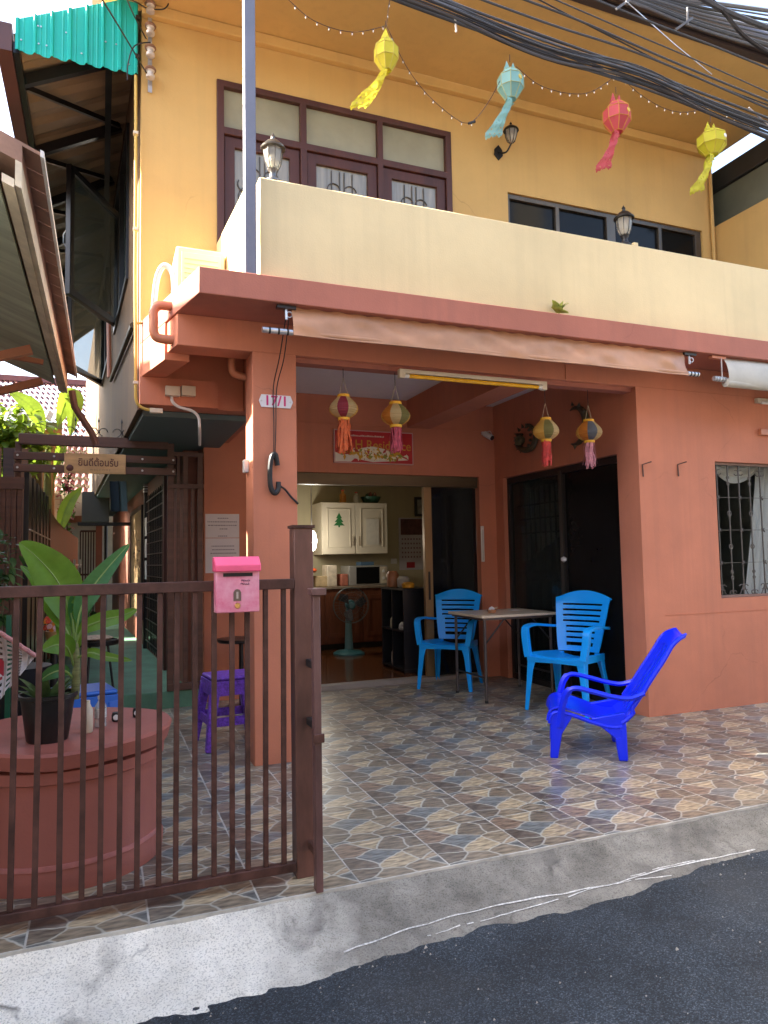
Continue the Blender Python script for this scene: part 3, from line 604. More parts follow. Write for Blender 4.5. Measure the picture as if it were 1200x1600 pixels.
for ox, oz, w in ((.523, 1.226, 4), (.521, 1.213, 4)):
    for k in range(w):
        c = (ox+k*.0085, 2.8585, oz); g.tube(arc(c, .0032, k*1.3, k*1.3+4.2, 6), .0008, 4); g.tube([(c[0]+.003, 2.8585, oz+.002), (c[0]+.006, 2.8585, oz-.003)], .0008, 4)
g.build('handwriting', INK, mbx)

# ---------------------------------------------------------------- plastic armchairs
def plastic(name, col, col2=None):
    m = mat(name, col, .30, .03, 1.2, .02, 90, col2=col2, spec=.4)
    return m
SKYB = plastic('sky_blue_plastic', (.006, .36, .97)); DEEPB = plastic('cobalt_plastic', (.004, .022, .82)); VIOL = plastic('violet_plastic', (.16, .05, .50)); BLUEP = plastic('stool_blue_plastic', (.03, .14, .55))
def armchair(label):
    t = thing('plastic_armchair', label, 'chair', (0, 0, 0), 0, 'sky blue plastic armchairs', local=True)
    # local frame: front is -y, width along x
    hw = lambda y: .245 if y < 0 else .245-.035*(y/.21)
    def seat(i, j):
        u = -1+2*i/12; y = -.25+.46*j/12; x = u*hw(y)
        z = .455-.030*(1-u*u)*(1 if j > 1 else .6)+.012*u*u+(-.022 if j == 0 else 0)-.02*max(0, (j-3)/9)
        return (x, y, z)
    s = MB().sheet(seat, 12, 12, .012).build('seat', SKYB, t)
    ap = MB()
    ap.sheet(lambda i, j: ((-1+2*i/12)*.25, -.256+.004*j, .452-.028*(1-(-1+2*i/12)**2)*.6-.055*j/2*(.55+.45*(abs(-1+2*i/12))**2)), 12, 2, .010)
    for sx in (-1, 1): ap.sheet(lambda i, j: (sx*(.250-.03*max(0, i-5)/5), -.25+.45*i/10, .462-.05*j/2-.01*i/10), 10, 2, .010)
    ap.build('apron', SKYB, t)
    # backrest: arched panel with seven slots
    rows = [0, .045, .075, .105, .122, .152, .169, .199, .216, .246, .263, .293, .310, .340, .357, .387, .404, .450, .49, .515]
    def back(i, j):
        u = -1+2*i/16; v = rows[j]/.515
        w = .185+.075*v**.8; top = 0
        zz = .455+rows[j]-(.075*u*u if j == len(rows)-1 else .040*u*u if j == len(rows)-2 else .012*u*u if j == len(rows)-3 else 0)
        return (u*w, .205+.115*v-.030*(1-u*u)*0+.035*(-(u*u))+.02*v*v, zz)
    slot = {1, 3, 5, 7, 9, 11, 13} | set()
    MB().sheet(back, 16, len(rows)-1, .011, skip=lambda i, j: (j in (1,) and 3 <= i < 13) or (j in (3, 5, 7, 9, 11, 13, 15) and (2 if j > 8 else 3) <= i < (14 if j > 8 else 13))).build('backrest', SKYB, t)
    for sx in (-1, 1):
        MB().add(*leg_shape(sx*.245, -.235, .46, sx*.285, -.265)).build('leg', SKYB, t, bevel=.006)
        MB().add(*leg_shape(sx*.215, .185, .45, sx*.255, .275, rear=True)).build('leg', SKYB, t, bevel=.006)
        # arm: post rising from the front leg, then a flat curved rest running to the back
        path = spline([(sx*.248, -.240, .44), (sx*.268, -.232, .56), (sx*.278, -.225, .655), (sx*.283, -.19, .685), (sx*.288, -.06, .692), (sx*.278, .10, .675), (sx*.245, .235, .66)], 5)
        def armf(i, j, path=path, sx=sx):
            p = path[i]; n_ = len(path)-1; k = i/n_; d = (path[min(i+1, n_)]-path[max(i-1, 0)]).normalized()
            X_ = (Vector((1, 0, 0))-d*d.x).normalized(); Y_ = d.cross(X_)
            wx = .026+.004*min(1, k/.4)-.008*max(0, k-.75)*4; wy = .024 if k < .25 else .024-.013*min(1, (k-.25)/.2)
            c_, s_ = [(-1, -1), (1, -1), (1, 1), (-1, 1), (-1, -1)][j]
            return p+X_*(c_*wx)+Y_*(s_*wy)
        MB().sheet(armf, len(path)-1, 4).build('armrest', SKYB, t, bevel=.005)
    return t
def leg_shape(x, y, z, x1, y1, rear=False):
    s = 1 if x > 0 else -1; f = -1 if not rear else 1
    def ring(cx, cy, cz, a, b): return [Vector((cx-s*a, cy, cz)), Vector((cx, cy, cz)), Vector((cx, cy-f*b, cz)), Vector((cx-s*.014, cy-f*b, cz)), Vector((cx-s*.014, cy-f*.014, cz)), Vector((cx-s*a, cy-f*.014, cz))]
    V = ring(x+s*.008, y+f*.01, z, .085, .075)+ring(x+s*.016, y+f*.016, z*.72, .055, .058)+ring(x1, y1, 0, .034, .036)
    F = []
    for k in range(2):
        for i in range(6): F.append((k*6+i, k*6+(i+1) % 6, k*6+6+(i+1) % 6, k*6+6+i))
    F += [(0, 1, 4, 5), (1, 2, 3, 4), (12, 17, 16, 13), (13, 16, 15, 14)]
    return V, F
def face(t, c, d):
    t.location = (c[0], c[1], 0); t.rotation_euler = (0, 0, math.atan2(d[1], d[0])+math.pi/2)
cA = armchair('sky blue plastic armchair against the dark kitchen door, partly behind the folding table')
face(cA, (3.33, 6.58), (-.70, -.714))
cB = copy_tree(cA); cB['label'] = 'sky blue plastic armchair by the glass sliding door, near the wall corner'
face(cB, (3.735, 5.155), (-.89, -.456)); cB.scale = (1.02, 1.02, 1.02)

# ---------------------------------------------------------------- cobalt reclining chair
def recliner():
    t = thing('reclining_chair', 'cobalt blue plastic high backed reclining chair at the corner of the terracotta wall', 'chair', (0, 0, 0), local=True)
    W = .25
    prof_s = spline([(0, -.275, .235), (0, -.262, .285), (0, -.22, .306), (0, -.12, .285), (0, 0, .245), (0, .10, .222), (0, .17, .225)], 4)
    prof_b = spline([(0, .17, .225), (0, .225, .27), (0, .30, .37), (0, .385, .50), (0, .465, .62), (0, .52, .71), (0, .565, .752), (0, .60, .765)], 4)
    def surf(prof, half, bow, slots=None):
        n = len(prof)-1
        def fn(i, j):
            u = -1+2*i/14; p = prof[j]; q = prof[min(j+1, n)]-prof[max(j-1, 0)]; nn = Vector((0, -q.z, q.y)).normalized()
            h = half(j/n); return Vector((u*h, p.y, p.z))+nn*(bow*u*u)
        return fn, n
    fn, n = surf(prof_s, lambda v: W, .018); MB().sheet(fn, 14, n, .012).build('seat', DEEPB, t)
    fn, n = surf(prof_b, lambda v: W-.035*v-(.04*max(0, v-.8)/.2), .03); MB().sheet(fn, 14, n, .012, skip=lambda i, j: i in (3, 5, 8, 10) and 4 <= j < n-9).build('backrest', DEEPB, t)
    for s in (-1, 1):
        # rim rolled over the edges
        MB().tube([Vector((s*W, p.y, p.z-.012)) for p in prof_s], .014, 8).build('seat_rim', DEEPB, t)
        MB().tube([Vector((s*(W-.035*k/(len(prof_b)-1)-(.04*max(0, k/(len(prof_b)-1)-.8)/.2)), p.y-.025*(p.z > .3), p.z+.012)) for k, p in enumerate(prof_b)], .015, 8).build('back_rim', DEEPB, t)
        path = spline([(s*.25, -.215, .20), (s*.262, -.195, .33), (s*.275, -.165, .42), (s*.283, -.11, .455), (s*.285, 0, .435), (s*.28, .12, .405), (s*.265, .22, .395), (s*.245, .315, .425)], 5)
        def af(i, j, path=path, s=s):
            p = path[i]; a = (j/6)*2*math.pi; d = (path[min(i+1, len(path)-1)]-path[max(i-1, 0)]).normalized(); x = Vector((1, 0, 0)); y = d.cross(x)
            k = i/(len(path)-1); return p+x*(.021*math.cos(a))+y*((.026 if k < .35 else .017)*math.sin(a))
        MB().sheet(af, len(path)-1, 6).build('armrest', DEEPB, t)
        for (y0, z0, y1, wd, wb) in ((-.245, .285, -.275, .115, .045), (.14, .255, .195, .15, .05)):
            g = MB(); f = -1 if y0 < 0 else 1
            ya, yb = (y0-.02, y0+wd) if f < 0 else (y0-wd*.5, y0+wd*.35); yc, yd = (y1-.005, y1+wb) if f < 0 else (y1-wb, y1+.005)
            if f > 0: ya, yb = y0-.16, y0+.055
            ym0, ym1 = (ya*.45+yc*.55, (yb*.30+yd*.70))
            if f > 0: ym0 = ya*.12+yc*.88
            for dx in (0,):
                o_ = s*.258; i_ = s*.215
                P = [(ya, z0+.005), (yb, z0-.015 if f < 0 else z0+.05), (ym1, z0*.55), (yd, 0), (yc, 0), (ym0, z0*.55)]
                g.extr([(o_, a, z) for a, z in P], (i_-o_, 0, 0))
            g.build('leg', DEEPB, t, bevel=.008)
    g = MB().sheet(lambda i, j: (-W+2*W*i/10, -.272+.002*j, .29-.07*j/2+(.012*(1-(2*i/10-1)**2) if j == 2 else 0)), 10, 2, .012); g.build('front_apron', DEEPB, t)
    return t
rc = recliner()
d = Vector((-.38, .26)).normalized(); r_ = Vector((.56, .83)).normalized()
near = Vector((2.94, 3.815)); cen = near+r_*.25
rc.location = (cen.x, cen.y, 0); rc.rotation_euler = (0, 0, math.atan2(d.y, d.x)+math.pi/2)

# ---------------------------------------------------------------- folding table
TOPM = mat('pale_wood_laminate', (.62, .52, .37), .35, .12, 3, 0, stretch=(6, 1, 1))
LEGM = mat('grey_brown_tube', (.10, .085, .08), .35, .2, metal=.4)
tb = thing('folding_table', 'folding table with pale wood laminate top and dark tube legs', 'table', (3.57, 5.97, 0))
MB().box(3.165, 3.965, 5.63, 6.30, .757, .780).build('table_top', TOPM, tb, bevel=.003)
MB().wall('x', 3.19, 3.94, 0, 1, 0, 1) if False else None
MB().box(3.19, 3.94, 5.66, 6.27, .735, .756).build('frame', LEGM, tb)
for x, y in ((3.215, 5.675), (3.215, 6.235), (3.915, 5.675), (3.915, 6.235)):
    lg = MB().tube([(x, y, .735), (x, y, .02)], .0135, 10).build('leg', LEGM, tb); MB().tube([(x, y, .022), (x, y, 0)], .016, 10).build('foot', BLACKP, lg)
for x in (3.215, 3.915):
    MB().tube([(x, 5.675, .22), (x, 6.235, .22)], .009, 8).build('stretcher', BLACKM, tb)
    MB().tube([(x, 6.235, .52), (x+(.2 if x < 3.5 else -.2), 6.235, .735)], .008, 8).build('brace', BLACKM, tb)
    MB().tube([(x, 5.675, .52), (x+(.2 if x < 3.5 else -.2), 5.675, .735)], .008, 8).build('brace', BLACKM, tb)
ab = thing('ashtray_bowl', 'small clay bowl holding crumpled tissue on the folding table', 'bowl', (3.40, 5.86, .781))
MB().lathe([(.02, 0), (.034, .004), (.046, .03), (.043, .032), (.034, .012), (0, .009)], (3.40, 5.86, .781), 18).build('bowl', mat('clay', (.42, .20, .10), .6), ab)
g = MB()
for k in range(9): a = k*2.4; c = Vector((3.40+.018*math.cos(a), 5.86+.018*math.sin(a), .812+.006*(k % 4))); g.lathe([(0, -.014), (.013, -.004), (.010, .009), (0, .014)], c, 6, axis=(math.cos(k), math.sin(k*2), .6))
g.build('tissue', mat('tissue', (.72, .70, .68), .9), ab, smooth=0)
MB().tube([(3.395, 5.85, .812), (3.455, 5.85, .835)], .006, 6).build('pestle', mat('pale_wood_stick', (.5, .36, .2), .6), ab)
tag(MB().box(3.72, 3.80, 6.02, 6.10, .7805, .784).build('paper_napkin', WHITE), 'flat white paper napkin near the far edge of the folding table', 'napkin')

# ---------------------------------------------------------------- paper lanterns under the porch beam
TASS = {}
LY = 4.715
YEL = mat('lantern_yellow', (.72, .38, .02), .6)
def ribs(name, c):
    m = thin(name, c, .7, .45, .1); n = m.node_tree.nodes; l = m.node_tree.links
    tc = n.new('ShaderNodeTexCoord'); w = n.new('ShaderNodeTexWave'); w.wave_type = 'BANDS'; w.bands_direction = 'Z'; w.inputs['Scale'].default_value = 22; w.inputs['Distortion'].default_value = .3
    l.new(tc.outputs['Object'], w.inputs['Vector']); bp = n.new('ShaderNodeBump'); bp.inputs['Strength'].default_value = .6; bp.inputs['Distance'].default_value = .006
    l.new(w.outputs['Fac'], bp.inputs['Height']); l.new(bp.outputs[0], n['Principled BSDF'].inputs['Normal']); return m
LC = {'y': ribs('paper_yellow', (.74, .44, .09)), 'p': ribs('paper_plum', (.36, .05, .08)), 'w': ribs('paper_cream', (.66, .50, .24)), 'o': ribs('paper_orange', (.62, .22, .03)), 'g': ribs('paper_olive', (.24, .22, .07)), 'b': ribs('paper_slate', (.15, .17, .20))}
def lantern(px, ztop, zbot, ztas, half, cols, tcol, label, spread):
    X = PY(px, 640, LY).x; t = thing('paper_lantern', label, 'lantern', (X, LY, ztas), group='lanterns hanging under the porch beam')
    H = ztop-zbot
    prof = []
    for k in range(17):
        v = k/16; s = .40+.60*math.sin(math.pi*(.10+.80*(v**.88))) ; prof.append((half*min(1, s*1.0)*(.62 if k in (0, 16) else 1)*(1+(.022 if k % 2 else -.012)), zbot+H*v))
    prof = [(half*(.40+.60*math.sin(math.pi*min(1, (k/16)**.8)))*(1.015 if k % 2 else .985), zbot+H*k/16) for k in range(17)]
    n = 8
    for k in range(n):
        MB().lathe(prof, (X, LY, 0), 3, a0=2*math.pi*(k-.5)/n-1.95, a1=2*math.pi*(k+.5)/n-1.95).build('paper_panel', LC[cols[k % len(cols)]], t)
    MB().lathe([(half*.42, -.012), (half*.44, 0), (half*.42, .016), (half*.2, .018)], (X, LY, ztop), 16).build('top_ring', YEL, t)
    MB().lathe([(half*.40, -.018), (half*.42, -.004), (half*.40, .012)], (X, LY, zbot), 16).build('bottom_ring', YEL, t)
    tm = thin('tassel_'+tcol, {'orange': (.70, .16, .05), 'rose': (.55, .10, .14), 'red': (.66, .085, .07), 'pink': (.66, .30, .34)}[tcol], .8, .35, .35, 30)
    g = MB(); random.seed(px)
    for k in range(46):
        a = random.uniform(0, 6.28); r0 = half*.38*random.uniform(.5, 1); r1 = r0*spread*random.uniform(.8, 1.25); w = .006; zt = zbot-.01; zb_ = ztas+random.uniform(0, .05)
        c = Vector((math.cos(a), math.sin(a), 0)); tn = Vector((-c.y, c.x, 0))
        pts = [Vector((X, LY, 0))+c*(r0+(r1-r0)*q+.005*math.sin(q*9+k))+tn*(.006*math.sin(q*7+k*2))+Vector((0, 0, zt+(zb_-zt)*q)) for q in (0, .2, .4, .6, .8, 1)]
        for p, q in zip(pts, pts[1:]): g.add([p-tn*w, p+tn*w, q+tn*w, q-tn*w], [(0, 1, 2, 3)])
    g.build('tassel', tm, t, smooth=0, fix=False)
    g = MB(); top = Vector((X, LY, ztop+.135))
    for s in (-1, 1): g.tube([(X+s*half*.34, LY, ztop), top], .0022, 5)
    g.build('string', mat('cotton_string', (.40, .33, .24), .9), t)
    MB().tube([top, (X, LY, 2.662)], .0028, 5).build('wire_hook', BLACKM, t)
lantern(537, 2.452, 2.302, 2.045, .103, 'pwyyyyyw', 'orange', 'paper lantern with plum panel and long orange tassel', 1.75)
lantern(618, 2.425, 2.272, 2.062, .107, 'wgyyyyyo', 'rose', 'paper lantern with cream and olive panels and ragged rose tassel', 1.2)
lantern(852, 2.382, 2.225, 2.005, .103, 'gwyyyyyy', 'red', 'paper lantern with olive panel and straight bright red tassel', 1.15)
lantern(919, 2.392, 2.235, 2.005, .105, 'bwyyyyyo', 'pink', 'paper lantern with slate panel and pale pink tassel', 1.35)
# ---------------------------------------------------------------- tube light under the beam
fx = thing('tube_light', 'long cream tube light fitting with yellow tube on the porch beam', 'lamp', (2.57, FY-.04, 2.585))
MB().wall('x', 1.955, 3.195, 2.585, 2.65, FY-.045, FY-.004, [(2.0, 3.15, 2.58, 2.622)]).build('housing', CREAMP, fx, bevel=.004)
MB().tube([(2.03, FY-.03, 2.603), (3.12, FY-.03, 2.603)], .015, 12).build('tube', mat('yellow_tube', (.78, .42, .01), .25), fx)
for x in (2.0, 3.12): MB().tube([(x, FY-.03, 2.603), (x+.032, FY-.03, 2.603)], .0165, 12).build('tube_cap', WHITE, fx)
MB().tube([(3.4, FY-.005, 2.69), (3.4, FY-.005, 2.86)], .004, 5).build('cable', PIPE, fx)
# ---------------------------------------------------------------- roller awnings under the slab
AW = thin('tan_tarpaulin', (.56, .30, .17), .32, .25, .25, 1.5)
aw = thing('roller_awning', 'rolled up tan tarpaulin awning along the edge of the balcony slab', 'awning', (2.7, 4.26, 2.69))
ax0, ax1 = 1.095, 4.268; nxx = 150
def awn(i, j):
    x = ax0+(ax1-ax0)*i/nxx; v = j/10; z = 2.888-.192*v
    sag = .004*math.sin(v*math.pi)
    w = .011*math.sin(x*9+v*4.5+1.3*math.sin(x*1.7))*math.sin(v*2.6+.2)+.007*math.sin(x*21-v*6)*v*(1-v)*3+.004*math.sin(x*46+math.sin(x*7))*max(0, 1-v*4)+.006*math.sin(x*5.2+v*3.2)*v+.007*math.sin(x*13-v*3.0)*math.sin(v*3.14)
    return (x, 4.262-.050*v-sag-w*.8, z+.003*math.sin(x*46)*(j == 0))
MB().sheet(awn, nxx, 10, .002).build('fabric', AW, aw, smooth=80)
MB().tube([(ax0-.002, 4.232, 2.716), (ax1+.002, 4.232, 2.716)], .017, 12).build('fabric_roll', AW, aw)
for a, c in ((.905, 1.094), (4.27, 4.385)):
    p = MB().tube([(a, 4.232, 2.716), (c, 4.232, 2.716)], .019, 12).build('roller_tube', STEEL, aw)
    for k in range(3): xx = a+(c-a)*(.2+.3*k); MB().tube([(xx, 4.232, 2.716), (xx+.012, 4.232, 2.716)], .0205, 12).build('tape_band', BLACKP, p)
for x in (1.06, 4.32):
    br = MB().box(x-.06, x+.06, 4.235, 4.275, 2.868, 2.888).build('bracket', BLACKM, aw)
    MB().tube([(x, 4.255, 2.868), (x, 4.25, 2.80)], .009, 8).build('pulley', STEEL, br); MB().tube(arc((x+.02, 4.25, 2.835), .018, 0, 6.28, 10), .004, 5).build('hook', STEEL, br)
aw2 = thing('roller_awning', 'rolled up greyish white canvas awning over the barred window', 'awning', (5.6, 4.26, 2.62))
WC = thin('grey_canvas', (.52, .50, .44), .6, .15, .18, 2)
xa = PY(1128, 560, 4.26).x
def awn2(i, j):
    x = xa+(7.2-xa)*i/40; v = j/12; a = -.5+3.1*v
    return (x, 4.27-.075*math.sin(max(0, v)*2.4)-.004*math.sin(x*9), 2.888-.235*v+.02*math.sin(v*6))
MB().sheet(awn2, 40, 12, .003).build('fabric', WC, aw2, smooth=80)
MB().tube([(xa-.12, 4.24, 2.70), (7.2, 4.24, 2.70)], .02, 12).build('roller_tube', STEEL, aw2)
MB().tube([(xa-.004, 4.235, 2.675), (7.2, 4.235, 2.675)], .036, 12).build('fabric_roll', WC, aw2)
for k in range(4): MB().tube([(xa-.11+.03*k, 4.24, 2.70), (xa-.095+.03*k, 4.24, 2.70)], .0225, 12).build('tape_band', mat('tape_grey', (.25, .26, .27), .5), aw2)
br = MB().box(xa-.13, xa+.02, 4.235, 4.275, 2.868, 2.888).build('bracket', PIPE, aw2); MB().tube([(xa-.03, 4.24, 2.868), (xa-.03, 4.24, 2.70)], .006, 6).build('hanger', STEEL, br)
# cord running down the pillar, tied in a bundle
cd = thing('awning_cord', 'dark awning cord hanging down the pillar, tied in a black bundle', 'cord', (1.06, 4.58, 1.75))
MB().tube(spline([(1.055, 4.25, 2.80), (1.05, 4.4, 2.6), (1.052, 4.585, 2.45), (1.055, 4.59, 2.2), (1.052, 4.592, 1.98)], 5), .0035, 5).build('cord', BLACKP, cd)
MB().tube(spline([(1.075, 4.25, 2.80), (1.08, 4.4, 2.6), (1.075, 4.585, 2.45), (1.068, 4.59, 2.2), (1.060, 4.592, 1.98)], 5), .0035, 5).build('cord', BLACKP, cd)
MB().tube(spline([(1.075, 4.585, 1.93), (1.06, 4.575, 2.00), (1.035, 4.572, 1.985), (1.022, 4.572, 1.90), (1.025, 4.572, 1.79), (1.05, 4.572, 1.745), (1.075, 4.575, 1.77), (1.08, 4.58, 1.82)], 5), .017, 8).build('bundle', BLACKP, cd)
MB().tube(spline([(1.07, 4.575, 1.80), (1.12, 4.58, 1.775), (1.17, 4.59, 1.72), (1.217, 4.60, 1.68)], 5), .007, 6).build('tail', BLACKP, cd)
# ---------------------------------------------------------------- house number, notices, small fittings
nb = thing('house_number', 'white house number plate with magenta digits on the pillar', 'plate', (1.075, FY-.004, 2.315))
c = PY(431, 627.5, FY)
MB().extr([(c.x-.115, FY-.007, c.z), (c.x-.098, FY-.007, c.z+.042), (c.x+.098, FY-.007, c.z+.042), (c.x+.115, FY-.007, c.z), (c.x+.098, FY-.007, c.z-.042), (c.x-.098, FY-.007, c.z-.042)], (0, .006, 0)).build('plate', mat('enamel_white', (.66, .66, .70), .3), nb)
text('digits', '17/1', .092, mat('magenta_print', (.55, .02, .16), .4), nb, (c.x, FY-.0085, c.z), (1, 0, 0), (0, 0, 1), .0006, bold=.0022)
for s in (-1, 1): MB().lathe([(0, .003), (.006, .002), (.007, 0)], (c.x+s*.098, FY-.007, c.z), 8, axis=(0, -1, 0)).build('screw', STEEL, nb)
PAP = mat('paper_pinkish', (.72, .66, .66), .8, .05, 3)
for zt, zb, rows, lab in ((1.762, 1.535, (.17, .52, .50, .1, 0, .15), 'upper paper notice with grey lines, taped to the wall behind the pillar'), (1.53, 1.20, (0, .38, .36, .42, .3, .25), 'lower paper notice taped below another behind the pink mailbox')):
    nt = thing('paper_notice', lab, 'notice', (1.076, BY-.004, zb), group='paper notices on the porch wall')
    MB().sheet(lambda i, j: (.916+.32*i/4, BY-.006-.002*math.sin(i+j), zb+(zt-zb)*j/4), 4, 4, .001).build('sheet', PAP, nt)
    g = MB()
    for k, w in enumerate(rows):
        if not w: continue
        z = zt-.042-.034*k; x = 1.076-w*.27
        while x < 1.076+w*.27: q = random.uniform(.008, .022); g.box(x, x+q, BY-.0115, BY-.0105, z-.004, z+.005); x += q+.005
    g.build('print_lines', mat('grey_print', (.30, .26, .28), .8), nt, smooth=0)
tag(MB().box(.885, .9165, 4.74, 4.80, 1.90, 1.985).build('light_switch', WHITE, bevel=.004), 'small white switch box on the shaded side of the pillar', 'switch')
# red board on the porch back wall
rb = thing('red_sign', 'red signboard with gold lettering and white flower print above the kitchen opening', 'sign', (2.64, BY-.02, 2.30))
a = PY(521, 672, BY); e = PY(643, 727, BY)
sx0, sx1, sz0, sz1 = 2.202, 3.077, 2.30, 2.636
MB().box(sx0, sx1, BY-.03, BY-.002, sz0, sz1).build('board', mat('red_vinyl', (.46, .008, .016), .4), rb)
MB().wall('x', sx0-.004, sx1+.004, sz0-.004, sz1+.004, BY-.033, BY-.001, [(sx0+.006, sx1-.006, sz0+.006, sz1-.006)]).build('border', mat('pinkish_edge', (.55, .34, .32), .5), rb)
GOLD = mat('gold_print', (.55, .27, .02), .5)
text('lettering', 'H Residence', .135, GOLD, rb, (2.74, BY-.0315, 2.487), (1, 0, 0), (0, 0, 1), .0006, sx=.92, bold=.001)
g = MB()
x = 2.36
while x < 2.74: q = random.uniform(.008, .02); g.box(x, x+q, BY-.0315, BY-.0305, 2.574, 2.584+random.uniform(0, .008)); x += q+.004
g.build('small_print', mat('cream_print', (.62, .5, .42), .6), rb, smooth=0)
WHP = mat('white_print', (.72, .68, .56), .6)
g = MB(); g.extr([(sx0+.008, BY-.0318, 2.308), (sx0+.008, BY-.0318, 2.405), (2.28, BY-.0318, 2.375), (2.36, BY-.0318, 2.39), (2.50, BY-.0318, 2.455), (2.62, BY-.0318, 2.475), (2.74, BY-.0318, 2.455), (2.88, BY-.0318, 2.40), (3.02, BY-.0318, 2.345), (2.86, BY-.0318, 2.33), (2.62, BY-.0318, 2.312), (2.42, BY-.0318, 2.345), (2.38, BY-.0318, 2.31)], (0, -.0008, 0)); g.build('white_print_shape', WHP, rb)
for nm, col, cc in (('gold_petals', (.62, .34, .01), 70), ('green_leaves', (.26, .28, .03), 34), ('red_petals', (.40, .03, .02), 22), ('ivory_petals', (.80, .74, .55), 60)):
    g = MB(); 
    for k in range(cc):
        x = random.gauss(2.62, .17); z = 2.375+random.uniform(-.06, .075)*(1-abs(x-2.62)*1.5); a = random.uniform(0, 6.28); L = random.uniform(.016, .042)
        u = Vector((math.cos(a), 0, math.sin(a))); w = Vector((-u.z, 0, u.x)); o = Vector((x, BY-.0332-random.random()*.0008, z))
        if sz0+.045 < z < sz1-.02 and sx0+.06 < x < sx1-.06: g.add([o-u*L, o+w*L*.45, o+u*L, o-w*L*.45], [(0, 1, 2, 3)])
    g.build(nm, mat(nm, col, .6), rb, smooth=0, fix=False)['kind'] = 'stuff'
# camera, thermometer, ornaments, hooks
cc = thing('security_camera', 'small white security camera high on the porch back wall', 'camera', (3.97, BY-.06, 2.60))
MB().box(3.93, 3.96, BY-.03, BY-.001, 2.665, 2.70).build('mount', WHITE, cc, bevel=.003)
MB().tube([(3.945, BY-.03, 2.68), (3.97, BY-.06, 2.66)], .008, 8).build('arm', WHITE, cc)
MB().tube([(3.95, BY-.04, 2.675), (3.99, BY-.13, 2.615)], .032, 12).build('housing', WHITE, cc, bevel=.003); MB().tube([(3.99, BY-.13, 2.615), (3.993, BY-.138, 2.610)], .026, 12).build('lens', BLACKP, cc)
MB().tube(spline([(3.96, BY-.02, 2.68), (4.03, BY-.02, 2.71), (4.06, BY-.02, 2.65), (4.03, BY-.03, 2.61), (4.0, BY-.04, 2.63)], 5), .004, 5).build('cable', WHITE, cc)
th = thing('wall_thermometer', 'tall narrow white wall thermometer beside the kitchen opening', 'thermometer', (3.90, BY-.02, 1.25))
zt = PY(747, 822, BY).z; zb = PY(750, 878, BY).z
MB().box(3.887, 3.927, BY-.014, BY-.001, zb, zt).build('case', WHITE, th, bevel=.008); MB().box(3.904, 3.909, BY-.0155, BY-.0145, zb+.02, zt-.04).build('scale', mat('grey_scale', (.3, .3, .3), .5), th)
dr = thing('wall_ornament', 'dark curled dragon shaped ornament on the shaded porch side wall', 'ornament', (RX-.03, 6.2, 2.42))
OR = mat('dark_bronze', (.07, .06, .03), .5, .4, 30, .4, 60)
g = MB(); c = Vector((RX-.03, 6.22, 2.52))
g.tube(spline([c+Vector((0, -.02, .14)), c+Vector((-.01, -.13, .10)), c+Vector((0, -.19, 0)), c+Vector((-.01, -.14, -.11)), c+Vector((-.02, 0, -.12)), c+Vector((-.03, .10, -.05)), c+Vector((-.03, .08, .04)), c+Vector((-.03, 0, .04))], 5), [.012+.02*math.sin(math.pi*k/35) for k in range(36)], 7)
for k in range(14): a = k*.5; g.lathe([(0, -.004), (.02, 0), (0, .05)], c+Vector((-.02, .13*math.cos(a), .11*math.sin(a))), 5, axis=(-.3, math.cos(a), math.sin(a)))
g.build('body', OR, dr)
MB().lathe([(0, -.05), (.05, -.02), (.06, .02), (.03, .06), (0, .08)], c+Vector((-.04, .03, -.02)), 8, axis=(-.2, .6, .3)).build('head', OR, dr)
cr = thing('wall_ornament', 'crescent shaped carved ornament between two lanterns on the porch side wall', 'ornament', (RX-.03, 5.45, 2.33))
c = Vector((RX-.025, 5.40, 2.50))
MB().tube(arc(c, .17, 1.2, 5.1, 22, (0, 1, 0), (0, 0, 1)), [.006+.03*math.sin(math.pi*k/22) for k in range(23)], 7).build('crescent', OR, cr)
g = MB()
for k in range(7): a = 1.6+k*.5; g.lathe([(0, -.004), (.018, 0), (0, .04)], c+Vector((-.02, .19*math.cos(a), .19*math.sin(a))), 5, axis=(-.2, math.cos(a), math.sin(a)))
g.build('leaves', OR, cr)
RUST = mat('rusty_hook', (.10, .05, .035), .6)
for px, lab in ((1003, 'rusty iron hook on the terracotta wall beside the porch corner'), (1058, 'rusty iron hook on the terracotta wall nearer the barred window')):
    p = PY(px, 726, FY)
    tag(MB().tube([(p.x+.055, FY-.05, p.z+.02), (p.x, FY-.006, p.z), (p.x+.003, FY-.008, p.z-.10)], .006, 6).build('wall_hook', RUST), lab, 'hook', 'iron wall hooks')
f2 = thing('tube_light', 'short white tube light fitting above the barred window', 'lamp', (5.6, FY-.03, 2.43))
p = PY(1178, 625, FY); MB().box(p.x, p.x+1.1, FY-.04, FY-.002, p.z-.03, p.z+.012).build('housing', CREAMP, f2, bevel=.004); MB().tube([(p.x+.03, FY-.045, p.z-.03), (p.x+1.05, FY-.045, p.z-.03)], .014, 10).build('tube', WHITE, f2)
p = PY(1184, 676, FY); tag(MB().box(p.x, p.x+.6, FY-.035, FY-.002, p.z-.025, p.z+.03).build('cable_trunking', PIPE, bevel=.004), 'terracotta painted cable trunking above the barred window', 'trunking')
